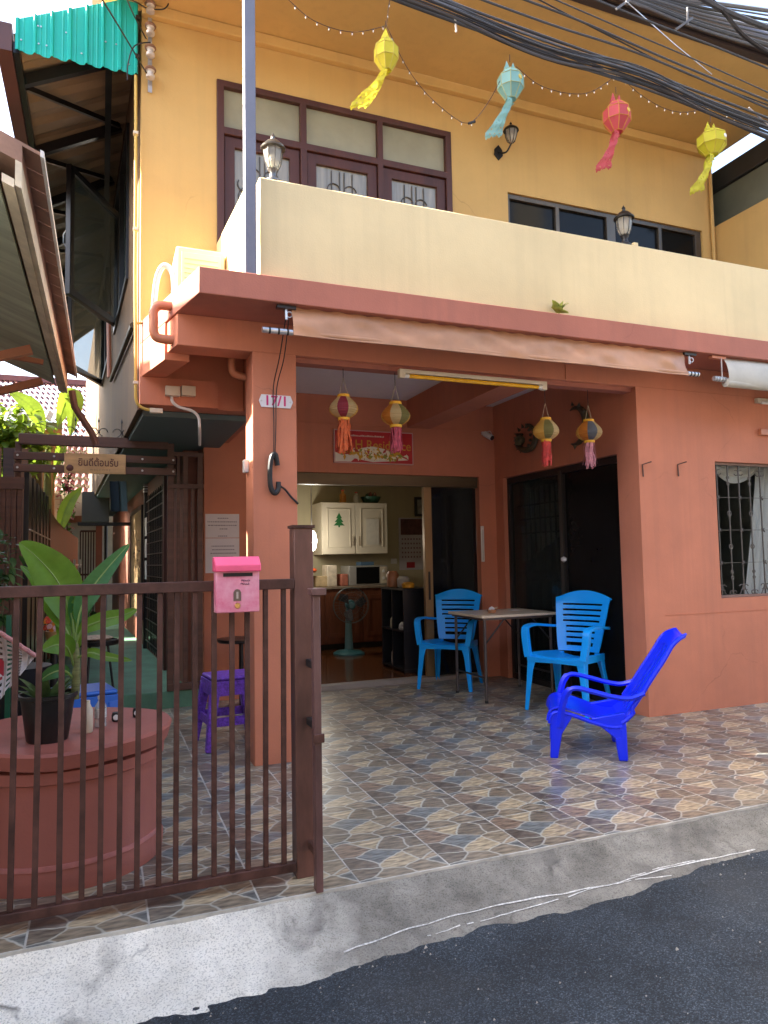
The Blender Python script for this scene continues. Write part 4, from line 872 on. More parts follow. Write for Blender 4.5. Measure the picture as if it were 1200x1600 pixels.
# swagged white curtain inside the barred window
cu = thing('curtain', 'white swagged curtain tied back inside the barred window', 'curtain', (5.5, FY+.2, .9))
CW = thin('white_curtain', (.80, .79, .78), .8, .2, .06, 4)
MB().sheet(lambda i, j: (lambda p: (p.x, FY+.17+.01*math.sin(j*2.4+i*.2), p.z))(PY(1108+82*i/24, 716+(4+34*math.sin(math.pi*min(1, i/24*.98+.02))**.8)*j/8+.10*i, FY+.17)), 24, 8, .002).build('valance', CW, cu)
def drape(i, j):
    v = j/14; p = PY(1181-17*v**1.3+(i/16)*(30+14*v), 728+215*v, FY+.20); return (p.x, FY+.20+.016*math.sin(i*1.7+v), p.z)
MB().sheet(drape, 16, 14, .002).build('drape', CW, cu)
dc = thing('curtain', 'pale curtain hanging inside the glass sliding door', 'curtain', (RX+.25, 6.3, .9))
MB().sheet(lambda i, j: (RX+.24+.02*math.sin(i*1.5), 5.86+.8*i/24-(.22*(j/10)**2*(1-i/24)), 2.05-.95*j/10*(.55+.45*abs(i/24-.35))), 24, 10, .002).build('drape', thin('dim_curtain', (.34, .33, .28), .9, .2), dc)
# ---------------------------------------------------------------- northern style paper lanterns hung in front of the balcony
def kite_lantern(px, ytop, ybody, ybot, half_px, tail, colname, col, trim, ears, label, medal=None):
    Y = 4.06
    pt, pb, pe = PY(px, ytop, Y), PY(px, ybody, Y), PY(px, ybot, Y); w = (PY(px+half_px, ybody, Y)-pb).length
    X = pb.x; t = thing('hanging_lantern', label, 'lantern', (X, Y, PY(tail[-1][0], tail[-1][1], Y).z), group='paper lanterns hung along the balcony')
    m = thin('paper_'+colname, col, .7, .4, .1); mt = thin('trim_'+colname, trim, .7, .3, .1)
    H = pb.z-pe.z; z1, z0 = pb.z, pe.z
    prof = [(w*.42, z0), (w*.98, z0+H*.36), (w*.98, z0+H*.74), (w*.45, z1)]
    MB().lathe(prof, (X, Y, 0), 8, a0=.25, a1=.25+2*math.pi).build('body', m, t, smooth=10)
    g = MB()
    for k in range(8):
        a = .25+k*math.pi/4
        g.tube([(X+r*1.005*math.cos(a), Y+r*1.005*math.sin(a), z) for r, z in prof], .0032, 5)
    for r, z in prof[:3]+prof[3:]: g.tube([(X+r*1.005*math.cos(.25+k*math.pi/4), Y+r*1.005*math.sin(.25+k*math.pi/4), z) for k in range(9)], .003, 5)
    g.build('edge_trim', mt, t)
    if ears == 1: MB().lathe([(w*.42, z1), (w*.40, z1+.02), (0, pt.z)], (X, Y, 0), 4).build('spire', m, t, smooth=10)
    else:
        for s in (-1, 1): MB().add([(X+s*w*.05, Y-.01, z1), (X+s*w*.48, Y-.01, z1), (X+s*w*.28, Y, pt.z), (X+s*w*.05, Y+.02, z1), (X+s*w*.48, Y+.02, z1)], [(0, 1, 2), (4, 3, 2), (1, 4, 2), (3, 0, 2), (0, 3, 4, 1)]).build('ear', m, t, smooth=10)
    if medal: MB().lathe([(0, .004), (.014, .004), (.018, 0)], (X+w*.28, Y-w*.93, z0+H*.56), 10, axis=(.25, -1, 0)).build('medallion', mat('medal_'+colname, medal, .5), t)
    # fluttering tail: three notched paper strips
    for si, s in enumerate((-1, .1, 1)):
        P = spline([(X+s*w*.25, Y+s*.012, z0+.004)]+[PY(a+s*half_px*(.14+.20*k_), b+abs(s)*3-si*4, Y)+Vector((0, s*.03, 0)) for k_, (a, b) in enumerate(tail)], 9); n = len(P)
        def strip(i, j, P=P, n=n, s=s):
            d = (P[min(i+1, n-1)]-P[max(i-1, 0)]).normalized(); q = d.cross(Vector((.25*s, 1, 0))).normalized()
            e = abs(j-2)/2; v = i/(n-1)
            return P[i]+q*((j-2)*w*.115*(1+.12*(i % 2)*e)*(1 if v < .93 else .55))+Vector((0, .010*math.sin(v*9+s*2)+.006*math.sin(v*23+j), 0))
        MB().sheet(strip, n-1, 4, 0, skip=lambda i, j: i % 3 == 1 and j == (1 if (i//3) % 2 else 2) and 3 < i < n-4).build('tail', m, t, smooth=25)
    MB().tube([(X, Y, pt.z-.005), (X, Y, pt.z+.05)], .002, 5).build('string', BLACKM, t)
    return Vector((X, Y, pt.z+.045))
YELP = (.68, .60, .05)
K1 = kite_lantern(603, 44, 64, 110, 17, [(598, 118), (588, 135), (574, 152), (558, 170)], 'lemon', YELP, (.66, .55, .10), 1, 'yellow paper lantern with pointed spire and tail blown sideways')
K2 = kite_lantern(797, 96, 111, 155, 17, [(793, 168), (784, 185), (776, 202), (768, 216)], 'aqua', (.28, .52, .50), (.45, .48, .25), 2, 'pale aqua paper lantern with two long tails', (.55, .40, .05))
K3 = kite_lantern(963, 146, 162, 206, 16.5, [(960, 218), (954, 236), (947, 252), (940, 267)], 'rose', (.62, .10, .12), (.66, .30, .05), 2, 'rose red paper lantern with orange edging', (.62, .40, .02))
K4 = kite_lantern(1111, 191, 205, 242, 16, [(1108, 254), (1102, 272), (1093, 288), (1086, 302)], 'lime', (.62, .58, .04), (.55, .45, .06), 2, 'yellow green paper lantern with two ears and split tail', (.7, .7, .68))
# ---------------------------------------------------------------- fairy light strings
WIREB = mat('thin_wire', (.05, .03, .025), .6); BULB = mat('bulb_glass', (.78, .70, .58), .2, .05)
def fairy(px, label, Y=4.06, n=9, skip=0):
    t = thing('fairy_lights', label, 'fairy lights', PY(px[0][0], px[0][1], Y), group='fairy light strings')
    P = spline([PY(x, y, Y) for x, y in px], 8); MB().tube(P, .0022, 5).build('wire', WIREB, t)
    L = [0]
    for a, b in zip(P, P[1:]): L.append(L[-1]+(b-a).length)
    sp = .078; k = 1; first = None
    while k*sp < L[-1]:
        s = k*sp; i = max(j for j in range(len(L)) if L[j] <= s); i = min(i, len(P)-2); q = P[i].lerp(P[i+1], (s-L[i])/max(1e-6, L[i+1]-L[i]))
        s1 = MB().tube([q, q-Vector((0, 0, .012))], .0032, 5).build('socket', WIREB, t)
        MB().lathe([(0, -.024), (.004, -.020), (.0043, -.015), (.003, -.010)], q, 6).build('bulb', BULB, s1); k += 1
fairy([(445, -6), (490, 32), (550, 50), (604, 40)], 'fairy light string sagging before the yellow spired lantern')
fairy([(604, 40), (634, 102), (670, 150), (716, 188), (737, 192)], 'fairy light string dropping from the yellow spired lantern to a dark plug')
tag(MB().tube(spline([PY(736, 192, 4.06), PY(750, 178, 4.06), PY(770, 148, 4.06), PY(792, 104, 4.06)], 5), .0025, 5).build('plug_lead', WIREB), 'bare lead running from a dark plug up to the aqua lantern', 'cable')
tag(MB().tube([PY(732, 193, 4.06), PY(742, 190, 4.06)], .009, 8).build('cable_plug', BLACKP), 'dark inline plug hanging at the lowest point of the light string', 'plug')
fairy([(604, 40), (606, 20), (610, -6)], 'short fairy light string rising above the yellow spired lantern')
fairy([(806, 104), (850, 136), (915, 146), (966, 116)], 'fairy light string between the aqua and the rose lantern')
fairy([(966, 116), (1000, 147), (1040, 170), (1075, 175), (1113, 164)], 'fairy light string between the rose and the yellow green lantern')
fairy([(1113, 164), (1145, 185), (1180, 196), (1225, 190)], 'fairy light string past the yellow green lantern')
# ---------------------------------------------------------------- coach lamps
LBLK = mat('lamp_black', (.02, .02, .022), .4, .3, metal=.3); LGLASS = glass('lamp_glass', (.55, .52, .45), .45, .15); LBULB = mat('opal_bulb', (.75, .66, .50), .3)
def coach(c, sc, label, up=True, metal=LBLK):
    t = thing('coach_lamp', label, 'lamp', c, group='coach lamps'); c = Vector(c); L = lambda pr: [(r*sc, z*sc) for r, z in pr]
    MB().lathe(L([(.05, 0), (.05, .012), (.028, .03), (.022, .06), (.035, .085), (.02, .095)]), c, 14).build('pedestal', metal, t)
    MB().lathe(L([(.036, .095), (.052, .13), (.062, .20), (.058, .232)]), c, 8).build('glass', LGLASS, t, smooth=10)
    g = MB()
    for k in range(8):
        a = k*math.pi/4; g.tube([(c.x+r*sc*math.cos(a), c.y+r*sc*math.sin(a), c.z+z*sc) for r, z in ((.037, .095), (.053, .13), (.063, .20), (.06, .232))], .003*sc, 4)
    g.build('cage', metal, t)
    MB().lathe(L([(.012, .10), (.022, .13), (.026, .17), (.012, .20), (0, .205)]), c, 10).build('bulb', LBULB, t)
    MB().lathe(L([(.080, .226), (.082, .234), (.060, .258), (.040, .278), (.016, .288), (.012, .305), (.016, .315), (.006, .33), (0, .345)]), c, 16).build('roof', metal, t)
    return t
coach((1.008, 4.35, 3.725), .98, 'silvery coach lamp on the parapet beside the blue grey post', metal=mat('lamp_pewter', (.16, .15, .14), .3, .2, metal=.7))
coach((3.815, 4.35, 3.725), .98, 'dark coach lamp on the parapet in front of the dark sliding window')
tag(MB().box(3.86, 3.90, 4.30, 4.33, 3.715, 3.745).build('mortar_lump', CREAM), 'small lump of mortar on the parapet edge beside the dark coach lamp', 'mortar')
p = PY(778, 240, WY); wl = thing('wall_lamp', 'black wall lamp between the two upstairs windows', 'lamp', (p.x, WY-.1, p.z))
MB().extr([(p.x, WY-.016, p.z+.075), (p.x+.04, WY-.016, p.z+.03), (p.x+.045, WY-.016, p.z-.02), (p.x, WY-.016, p.z-.07), (p.x-.045, WY-.016, p.z-.02), (p.x-.04, WY-.016, p.z+.03)], (0, .014, 0)).build('backplate', LBLK, wl, bevel=.004)
q = Vector((p.x+.055, WY-.14, p.z+.03)); MB().tube(spline([(p.x, WY-.015, p.z), (p.x+.03, WY-.09, p.z-.03), q], 5), .008, 6).build('arm', LBLK, wl)
MB().lathe([(.012, 0), (.034, .02), (.05, .07), (.054, .115)], q, 8).build('glass', LGLASS, wl, smooth=10)
g = MB()
for k in range(8): a = k*math.pi/4; g.tube([(q.x+r*math.cos(a), q.y+r*math.sin(a), q.z+z) for r, z in ((.014, 0), (.036, .02), (.052, .07), (.056, .115))], .0035, 4)
g.build('cage', LBLK, wl); MB().lathe([(.07, .112), (.066, .125), (.03, .155), (.01, .165), (.012, .18), (0, .20)], q, 14).build('roof', LBLK, wl)
MB().lathe([(.01, .01), (.018, .04), (.022, .07), (0, .10)], q, 10).build('bulb', LBULB, wl)
# ---------------------------------------------------------------- overhead cables along the street
CB = [mat('cable_black', (.012, .012, .014), .5), mat('cable_slate', (.045, .05, .06), .5), mat('cable_grey', (.10, .10, .11), .5)]
random.seed(3)
def cable(pxs, Y, r, k, label):
    tag(MB().tube(spline([PY(x, y, Y+dy) for x, y, dy in pxs], 7), r, 6).build('overhead_cable', CB[k]), label, 'cable', 'overhead cables')
LAB = 'dark cable in the thick overhead bundle crossing above the lanterns'
for k in range(21):
    o = k*2.1-17+random.uniform(-3, 3); w = random.uniform(-7, 7); f = .75+.5*random.random()
    cable([(560, -42+o*.9, 0), (700, 13+o*.75+w*.4, 0), (850, 72+o*f*.7-w, 0), (1000, 118+o*.7+w, 0), (1120, 168+o*.65-w*.5, 0), (1260, 222+o*.9+w*.3, 0)], 2.9+random.uniform(-.05, .05), random.choice((.003, .004, .005, .0065)), random.choice((0, 0, 1, 1, 1, 2)), LAB)
LAB2 = 'thin dark cable strung above the thick overhead bundle'
for a in ([(700, -20, 0), (860, 38, 0), (1020, 92, 0), (1260, 196, 0)], [(760, -22, 0), (900, 30, 0), (1060, 100, 0), (1260, 182, 0)], [(820, -12, 0), (960, 60, 0), (1080, 118, 0), (1260, 186, 0)], [(800, -30, 0), (980, 48, 0), (1120, 108, 0), (1260, 172, 0)], [(860, -30, 0), (1010, 32, 0), (1130, 78, 0), (1260, 132, 0)]):
    cable(a, 2.95, random.choice((.004, .006)), random.choice((0, 1)), LAB2)
LAB3 = 'black cable crossing the bright sky beyond the gutter'
for k in range(9):
    o = k*9; cable([(905+o, -25, 0), (1000+o*.9, 8-k*1.2, 0), (1100+o*.4, 47-k*5, 0), (1270, 98-k*9, 0)], 3.0, random.choice((.005, .008, .012)), random.choice((0, 1, 2)), LAB3)
cable([(1090, -20, 0), (1130, 18, 0), (1165, 58, 0), (1230, 100, 0)], 2.8, .012, 0, LAB3)
cable([(1060, -25, 0), (1140, 20, 0), (1250, 62, 0)], 2.8, .016, 1, LAB3)
tag(MB().tube([PY(978, 2, 2.9), PY(1055, 70, 3.4), PY(1112, 116, 3.9)], .0035, 6).build('guy_wire', STEEL), 'taut pale guy wire running from the cables to the house', 'wire')
tag(MB().tube([PY(1170, 168, 2.9), PY(1205, 200, 2.9)], .004, 6).build('cable_tie_rod', STEEL), 'pale metal rod below the cable bundle at its low end', 'rod')
for px, py in ((975, 4), (1068, 36)):
    t = thing('cable_clamp', 'metal clamp bracket gripping the cables before the gutter', 'clamp', PY(px, py, 2.92), group='cable clamps')
    MB().bar(PY(px-12, py+10, 2.92), PY(px+14, py-8, 2.92), .010, .012).build('clamp_bar', CB[2], t); MB().tube([PY(px+6, py-24, 2.92), PY(px+6, py+4, 2.92)], .006, 8).build('bolt', CB[2], t)
tag(MB().tube([PY(711, 28, 2.9), PY(713, 50, 2.9)], .005, 6).build('cable_tag', WHITE), 'white strip tied to the lower edge of the cable bundle', 'tag')
# ---------------------------------------------------------------- neighbour beyond the partition: grey gable wall and dark roof
nb2 = thing('neighbour_house', 'grey walled neighbouring house with dark roof edge beyond the balcony partition', 'house', (7.5, 8, 0))
MB().box(6.09, 9.5, 4.4, 11, 0, 5.15).build('wall', mat('grey_green_wall', (.15, .165, .13), .7, .2, 2), nb2)
MB().prism([(6.055, 4.3), (9.6, 4.3), (9.6, 11.2), (6.055, 11.2)], 5.16, 5.37).build('roof', mat('dark_roof', (.03, .03, .033), .5, .3, 4, .2, 20), nb2, bevel=.01)
# ---------------------------------------------------------------- balcony end: air conditioner, pipes
ac = thing('air_conditioner', 'cream outdoor air conditioner unit on the open end of the balcony', 'air conditioner', (.60, 4.98, 3.055))
ACM = mat('ac_casing', (.70, .62, .42), .45, .08)
MB().box(.468, .80, 4.98, 5.28, 3.075, 3.50).build('casing', ACM, ac, bevel=.012)
MB().box(.50, .77, 4.972, 4.979, 3.11, 3.46).build('front_panel', ACM, ac, bevel=.004)
g = MB()
for k in range(9): g.box(.52, .75, 4.965, 4.971, 3.14+k*.034, 3.152+k*.034)
g.build('louvre', ACM, ac)
for x in (.49, .74): MB().box(x, x+.05, 5.0, 5.26, 3.056, 3.074).build('foot', BLACKP, ac)
tag(MB().tube(spline([(.33, 5.2, 3.06), (.35, 5.12, 3.30), (.40, 5.06, 3.38), (.455, 5.05, 3.30), (.46, 5.05, 3.10)], 6), .020, 8).build('drain_hose', WHITE), 'white insulated hose looping beside the air conditioner', 'hose')
pp = [PY(x, y, 4.7) for x, y in ((292, 481), (262, 478), (247, 478), (240, 486), (240, 500), (240, 516), (244, 526), (256, 530), (286, 532))]
tag(MB().tube(spline(pp, 4), .030, 10).build('drain_pipe', PIPE), 'terracotta painted drain pipe bending round the balcony slab end', 'pipe')
pp = [PY(x, y, 4.88) for x, y in ((362, 560), (362, 574), (366, 584), (384, 590))]
tag(MB().tube(spline(pp, 4), .026, 10).build('drain_pipe', PIPE), 'terracotta pipe elbow tucked behind the top of the pillar', 'pipe')
# yellow conduit on the house corner
yc = thing('conduit', 'yellow electrical conduit running down the corner of the upper wall', 'conduit', (.21, 5.32, 2.4))
YC = mat('yellow_conduit', (.55, .37, .08), .5); q = lambda x, y: PY(x, y, 5.31)
MB().tube(spline([q(212, 118), q(212, 300), q(211, 430), q(212, 520), q(212, 600), q(213, 626), q(222, 637), q(236, 641)], 5), .011, 8).build('pipe', YC, yc)
MB().tube([q(212, 505), q(238, 505)], .009, 8).build('pipe', YC, yc); MB().box(*[v for v in (q(234, 645).x, q(254, 645).x)], 5.29, 5.33, q(234, 645).z, q(234, 638).z).build('junction', CREAMP, yc, bevel=.002)
for y in (210, 360, 600): MB().box(q(208, y).x, q(216, y).x, 5.295, 5.335, q(212, y).z, q(212, y).z+.02).build('clip', CREAMP, yc)
# junction boxes with white conduit
jb = thing('junction_box', 'pair of cream junction boxes with white conduit under the balcony', 'junction box', (.55, 5.28, 2.4))
q = lambda x, y: PY(x, y, 5.29)
for a, c in ((258, 281), (283, 305)): MB().box(q(a, 610).x, q(c, 610).x, 5.25, 5.298, q(a, 619).z, q(a, 604).z).build('box', CREAMP, jb, bevel=.003)
MB().tube(spline([q(268, 618), q(270, 628), q(280, 636), q(300, 642), q(310, 652), q(312, 670), PY(312, 695, 5.6)], 5), .011, 8).build('conduit', WHITE, jb)
# insulator rack with four porcelain spools
ins = thing('insulator_rack', 'galvanised rack of four brown and white insulators on the yellow wall', 'insulator', PY(235, 140, WY-.05))
q = lambda y: PY(235, y, WY-.07)
MB().bar(q(-8)+Vector((0, .05, 0)), q(138)+Vector((0, .05, 0)), .03, .006, (0, 1, 0)).build('rack', STEEL, ins)
POR = mat('brown_porcelain', (.20, .10, .06), .3, .3, 20); PWH = mat('white_porcelain', (.55, .50, .45), .3, .2, 20)
for y in (12, 46, 80, 114):
    s1 = MB().lathe([(.016, -.045), (.030, -.040), (.032, -.022), (.020, -.006), (.022, .006), (.036, .018), (.036, .034), (.022, .042)], q(y), 14).build('insulator', PWH, ins)
    MB().lathe([(.0365, .014), (.042, .024), (.0365, .036)], q(y), 14).build('collar', POR, s1)
for k, (y, a, b2) in enumerate(((14, (150, -40), (190, -10)), (62, (185, -40), (205, 15)), (115, (148, -20), (192, 52)))):
    tag(MB().tube(spline([PY(a[0], a[1], 3.6), PY(b2[0], b2[1], 4.6), q(y)-Vector((.03, 0, 0))], 6), .005, 6).build('service_wire', CB[0]), 'thin service wire tied to the insulator rack on the yellow wall', 'wire', 'service wires')
tag(MB().tube(spline([q(14), PY(256, 14, 5.25), PY(264, 2, 5.25), PY(258, -12, 5.25)], 6), .005, 6).build('wire_loop', CB[0]), 'short black wire loop beside the topmost insulator', 'wire')
tag(MB().tube(spline([q(66), PY(210, 72, 5.25), PY(200, 100, 5.25), PY(199, 125, 5.25)], 6), .005, 6).build('wire_loop', CB[0]), 'black wire loop hanging below the edge of the teal sheet', 'wire')
# little plant rooted on the slab edge
sp = thing('ledge_plant', 'small yellow green seedling growing from the slab edge against the cream parapet', 'plant', (3.02, 4.26, 3.055))
c = Vector((PY(873, 480, 4.255).x, 4.255, 3.055)); LFY = thin('pale_leaf', (.42, .44, .10), .5, .4, .4, 20)
def blade(base, tip, w, fold=.25, sag=.1, n=7):
    base = Vector(base); tip = Vector(tip); d = tip-base; L = d.length; s = d.normalized().cross(Vector((0, 0, 1)))
    s = s.normalized() if s.length > .1 else Vector((1, 0, 0)); nn = s.cross(d.normalized()); mb = MB()
    def fn(i, j):
        v = i/n; ww = w*math.sin(math.pi*(v**.75)*.97+.02)**.8 if 0 < v < 1 else w*.04
        p = base+d*v-Vector((0, 0, 1))*sag*L*(v*v-.25*v)
        return p+s*((j-1)*ww)+nn*(fold*ww*abs(j-1))
    return mb.sheet(fn, n, 2)
random.seed(11)
for k in range(24):
    a = random.uniform(0, 6.28); r = random.uniform(.03, .085); h = random.uniform(.04, .15)
    blade(c+Vector((0, 0, .02)), c+Vector((r*math.cos(a), .4*r*math.sin(a)-.01, h)), .030, .2, .3, 5).build('leaf', LFY, sp)
MB().tube([c, c+Vector((0, 0, .07))], .003, 5).build('stem', mat('green_stem', (.12, .16, .04), .6), sp)
# ---------------------------------------------------------------- kitchen, seen through the opening
KZ = .05
ct = thing('kitchen_counter', 'long brown wooden kitchen counter with panelled doors', 'counter', (3.0, 9.9, KZ))
MB().box(1.2, 4.05, 9.62, 10.29, KZ+.08, .895).build('carcass', WOODC, ct); MB().box(1.18, 4.07, 9.58, 10.295, .896, .93).build('worktop', mat('worktop', (.28, .22, .16), .35, .3, 14), ct, bevel=.004)
MB().box(1.25, 4.0, 9.68, 10.2, KZ, KZ+.08).build('plinth', DARK, ct)
for k in range(5):
    x = 1.24+k*.56; d = MB().box(x, x+.54, 9.60, 9.619, KZ+.10, .87).build('door', WOODC, ct, bevel=.003)
    MB().wall('x', x+.05, x+.49, KZ+.17, .80, 9.588, 9.599, [(x+.10, x+.44, KZ+.23, .74)]).build('door_moulding', WOODC, d, bevel=.003)
cb = thing('wall_cabinet', 'white two door kitchen wall cabinet with panelled doors', 'cabinet', (3.35, 9.95, 1.40))
x0, x1, z0, z1, cy = 2.935, 3.945, 1.385, 2.137, 9.80
MB().box(x0, x1, cy, 10.28, z0, z1).build('carcass', CABW, cb)
for a, c in ((x0+.004, x0+.50), (x0+.51, x1-.004)):
    d = MB().box(a, c, cy-.022, cy-.002, z0+.004, z1-.004).build('door', CABW, cb, bevel=.004)
    MB().wall('x', a+.07, c-.07, z0+.10, z1-.09, cy-.034, cy-.0225, [(a+.085, c-.085, z0+.115, z1-.105)]).build('door_moulding', CABW, d, bevel=.003)
    hx = c-.045 if a < x0+.1 else a+.045
    MB().tube([(hx, cy-.045, z0+.12), (hx, cy-.045, z0+.26)], .007, 8).build('handle', mat('brushed_brass', (.32, .26, .17), .35, metal=.7), d)
tr = thing('tree_sticker', 'green fir tree sticker on the left cabinet door', 'sticker', (3.18, cy-.024, 1.78))
g = MB(); cx = 3.19
for k, (w, zb_, zt_) in enumerate(((.085, 1.80, 1.88), (.068, 1.85, 1.93), (.045, 1.905, 1.985))): g.extr([(cx-w, cy-.0245-k*.0006, zb_), (cx+w, cy-.0245-k*.0006, zb_), (cx, cy-.0245-k*.0006, zt_)], (0, -.0005, 0))
g.build('branches', mat('fir_green', (.02, .14, .035), .6), tr, smooth=0); MB().box(cx-.012, cx+.012, cy-.0255, cy-.0235, 1.775, 1.80).build('trunk', MATS['fir_green'], tr)
tag(MB().box(3.60, 3.80, cy-.040, cy-.0355, 1.52, 1.90).build('paper_note', mat('note_paper', (.60, .56, .47), .8, .1, 14)), 'pale notes stuck on the right cabinet door', 'paper')
for k, (x, col, h) in enumerate(((3.31, (.55, .22, .03), .20), (3.52, (.5, .48, .4), .17))):
    t = thing('bottle', ['orange bottle on top of the white wall cabinet', 'pale bottle on top of the white wall cabinet'][k], 'bottle', (x, 9.95, z1))
    MB().lathe([(.045, 0), (.05, .01), (.05, h*.62), (.02, h*.78), (.02, h*.9)], (x, 9.95, z1), 12).build('bottle_body', mat('bottle%d' % k, col, .3), t); MB().lathe([(.024, h*.9), (.024, h)], (x, 9.95, z1), 12).build('cap', mat('bottle_cap', (.4, .05, .03), .4), t)
gb = thing('green_basket', 'dark green basket with odds and ends on the wall cabinet', 'basket', (3.75, 9.95, z1))
MB().lathe([(.10, 0), (.15, .10), (.155, .10), (.105, .005)], (3.75, 9.95, z1), 14).build('basket', mat('basket_green', (.015, .06, .03), .5), gb)
for k in range(6): MB().lathe([(0, 0), (.03, .02), (.02, .07), (0, .09)], (3.68+.028*k, 9.93+.02*(k % 2), z1+.06+.015*(k % 3)), 7).build('packet', mat('packet%d' % (k % 3), [(.05, .12, .06), (.15, .1, .06), (.2, .06, .04)][k % 3], .6), gb)
mw = thing('microwave', 'silver microwave oven with dark door on the kitchen counter', 'microwave', (3.62, 9.95, .93))
MB().box(3.31, 3.91, 9.72, 10.1, .932, 1.215).build('casing', mat('silver_plastic', (.40, .39, .36), .35, metal=.3), mw, bevel=.006); MB().box(3.42, 3.775, 9.71, 9.719, .955, 1.195).build('door', DGLASS, mw, bevel=.004)
MB().box(3.79, 3.90, 9.712, 9.7195, .955, 1.195).build('control_panel', CREAMP, mw)
for z in (1.03, 1.13): MB().lathe([(.022, 0), (.02, .012), (0, .013)], (3.845, 9.712, z), 12, axis=(0, -1, 0)).build('knob', WHITE, mw)
tag(MB().box(3.52, 3.72, 9.78, 10.0, 1.217, 1.27).build('blue_box', mat('dull_blue', (.05, .10, .16), .6)), 'flat blue box on top of the microwave', 'box')
for x, w, h, col, lab in ((2.63, .22, .20, (.6, .56, .5), 'white tub at the pillar end of the kitchen counter'), (2.90, .20, .15, (.48, .36, .2), 'tan carton on the kitchen counter'), (3.05, .15, .30, (.58, .5, .38), 'cream stacked cartons on the kitchen counter'), (3.24, .10, .17, (.42, .14, .09), 'reddish jar beside the microwave')):
    tag(MB().box(x-w/2, x+w/2, 9.72, 9.92, .931, .931+h, rz=.1).build('carton', mat('carton%d' % int(x*100), col, .7, .25, 12), bevel=.01), lab, 'carton')
tag(MB().lathe([(.08, 0), (.11, .03), (.09, .06), (0, .075)], (2.72, 9.70, 1.132), 10).build('orange_bag', mat('orange_bag', (.6, .09, .02), .4, .3, 20)), 'crumpled orange bag on the white tub', 'bag')
# fan
fn = thing('pedestal_fan', 'blue green pedestal fan standing on the kitchen floor', 'fan', (3.08, 9.09, KZ))
FANM = mat('fan_teal', (.05, .22, .26), .35); F = Vector((3.08, 9.09, KZ)); hd = Vector((3.09, 9.0, .70)); ax = Vector((-.15, -1, 0)).normalized()
MB().lathe([(.21, 0), (.21, .02), (.17, .045), (.07, .06), (.05, .075)], F, 24).build('base', FANM, fn); MB().lathe([(.058, .07), (.04, .45), (.035, .60)], F, 14).build('column', mat('fan_pale_teal', (.14, .30, .33), .35), fn)
MB().lathe([(.06, -.16), (.07, -.1), (.065, -.02), (.03, 0)], hd, 14, axis=ax).build('motor', FANM, fn)
side = ax.cross(Vector((0, 0, 1))).normalized(); upv = Vector((0, 0, 1)); g = MB()
for rr, dd, th in ((.235, .01, .005), (.235, -.05, .005), (.17, .045, .002), (.11, .06, .002)):
    g.tube([hd+ax*dd+side*(rr*math.cos(a*math.pi/14))+upv*(rr*math.sin(a*math.pi/14)) for a in range(29)], th, 5)
for k in range(30): a = k*math.pi/15; e = side*math.cos(a)+upv*math.sin(a); g.tube([hd+ax*.062+e*.03, hd+ax*.05+e*.14, hd+ax*.01+e*.235, hd-ax*.05+e*.235, hd-ax*.09+e*.06], .0012, 3)
g.build('cage', mat('fan_wire', (.12, .15, .15), .4), fn)
for k in range(3):
    a = k*2.09+.4; e = side*math.cos(a)+upv*math.sin(a); f2_ = side*math.cos(a+.9)+upv*math.sin(a+.9)
    MB().add([hd+e*.03, hd+e*.2+ax*.015, hd+(e*.6+f2_*.6)*.2-ax*.0, hd+f2_*.14-ax*.02], [(0, 1, 2, 3)]).build('blade', mat('fan_blade', (.05, .06, .07), .3), fn)
MB().lathe([(.045, 0), (.04, .012), (0, .016)], hd+ax*.058, 16, axis=ax).build('hub', FANM, fn)
# black cube shelf
sh = thing('cube_shelf', 'black open cube shelf unit just inside the kitchen opening', 'shelf', (3.3, 7.6, KZ))
SHM = mat('black_board', (.012, .013, .018), .4)
for y in (7.27, 7.60, 7.915): MB().box(3.105, 3.50, y, y+.018, KZ, .95).build('upright', SHM, sh)
for z in (KZ+.02, .49, .952): MB().box(3.10, 3.505, 7.265, 7.938, z, z+.018).build('shelf_board', SHM, sh)
MB().box(3.49, 3.505, 7.29, 7.91, KZ+.04, .95).build('back_board', SHM, sh)
for nm, y, z, h, col, lab in (('packet', 7.68, .509, .14, (.45, .42, .30), 'crumpled snack packet on the upper level of the black shelf'), ('roll', 7.42, .509, .085, (.62, .62, .60), 'white roll on the upper level of the black shelf'), ('book_stack', 7.66, .09, .20, (.35, .30, .28), 'printed packet standing low in the black shelf')):
    tag(MB().lathe([(.05, 0), (.06, .02), (.055, h*.7), (.03, h)], (3.17, y, z), 9).build(nm, mat('shelf_'+nm, col, .6, .5, 25), smooth=20), lab, nm.replace('_', ' '))
for k, (y, x, col, lab) in enumerate(((7.35, 3.2, (.62, .30, .02), 'yellow tray of fruit on top of the black shelf'), (7.6, 3.25, (.5, .5, .46), 'clear jar on top of the black shelf'), (7.8, 3.2, (.45, .2, .1), 'small brown jar on top of the black shelf'))):
    tag(MB().lathe([(.05, 0), (.07, .01), (.075, .05+.05*k), (.05, .07+.06*k), (0, .075+.06*k)], (x, y, .971), 10).build('shelf_jar', mat('shelf_jar%d' % k, col, .4)), lab, 'jar')
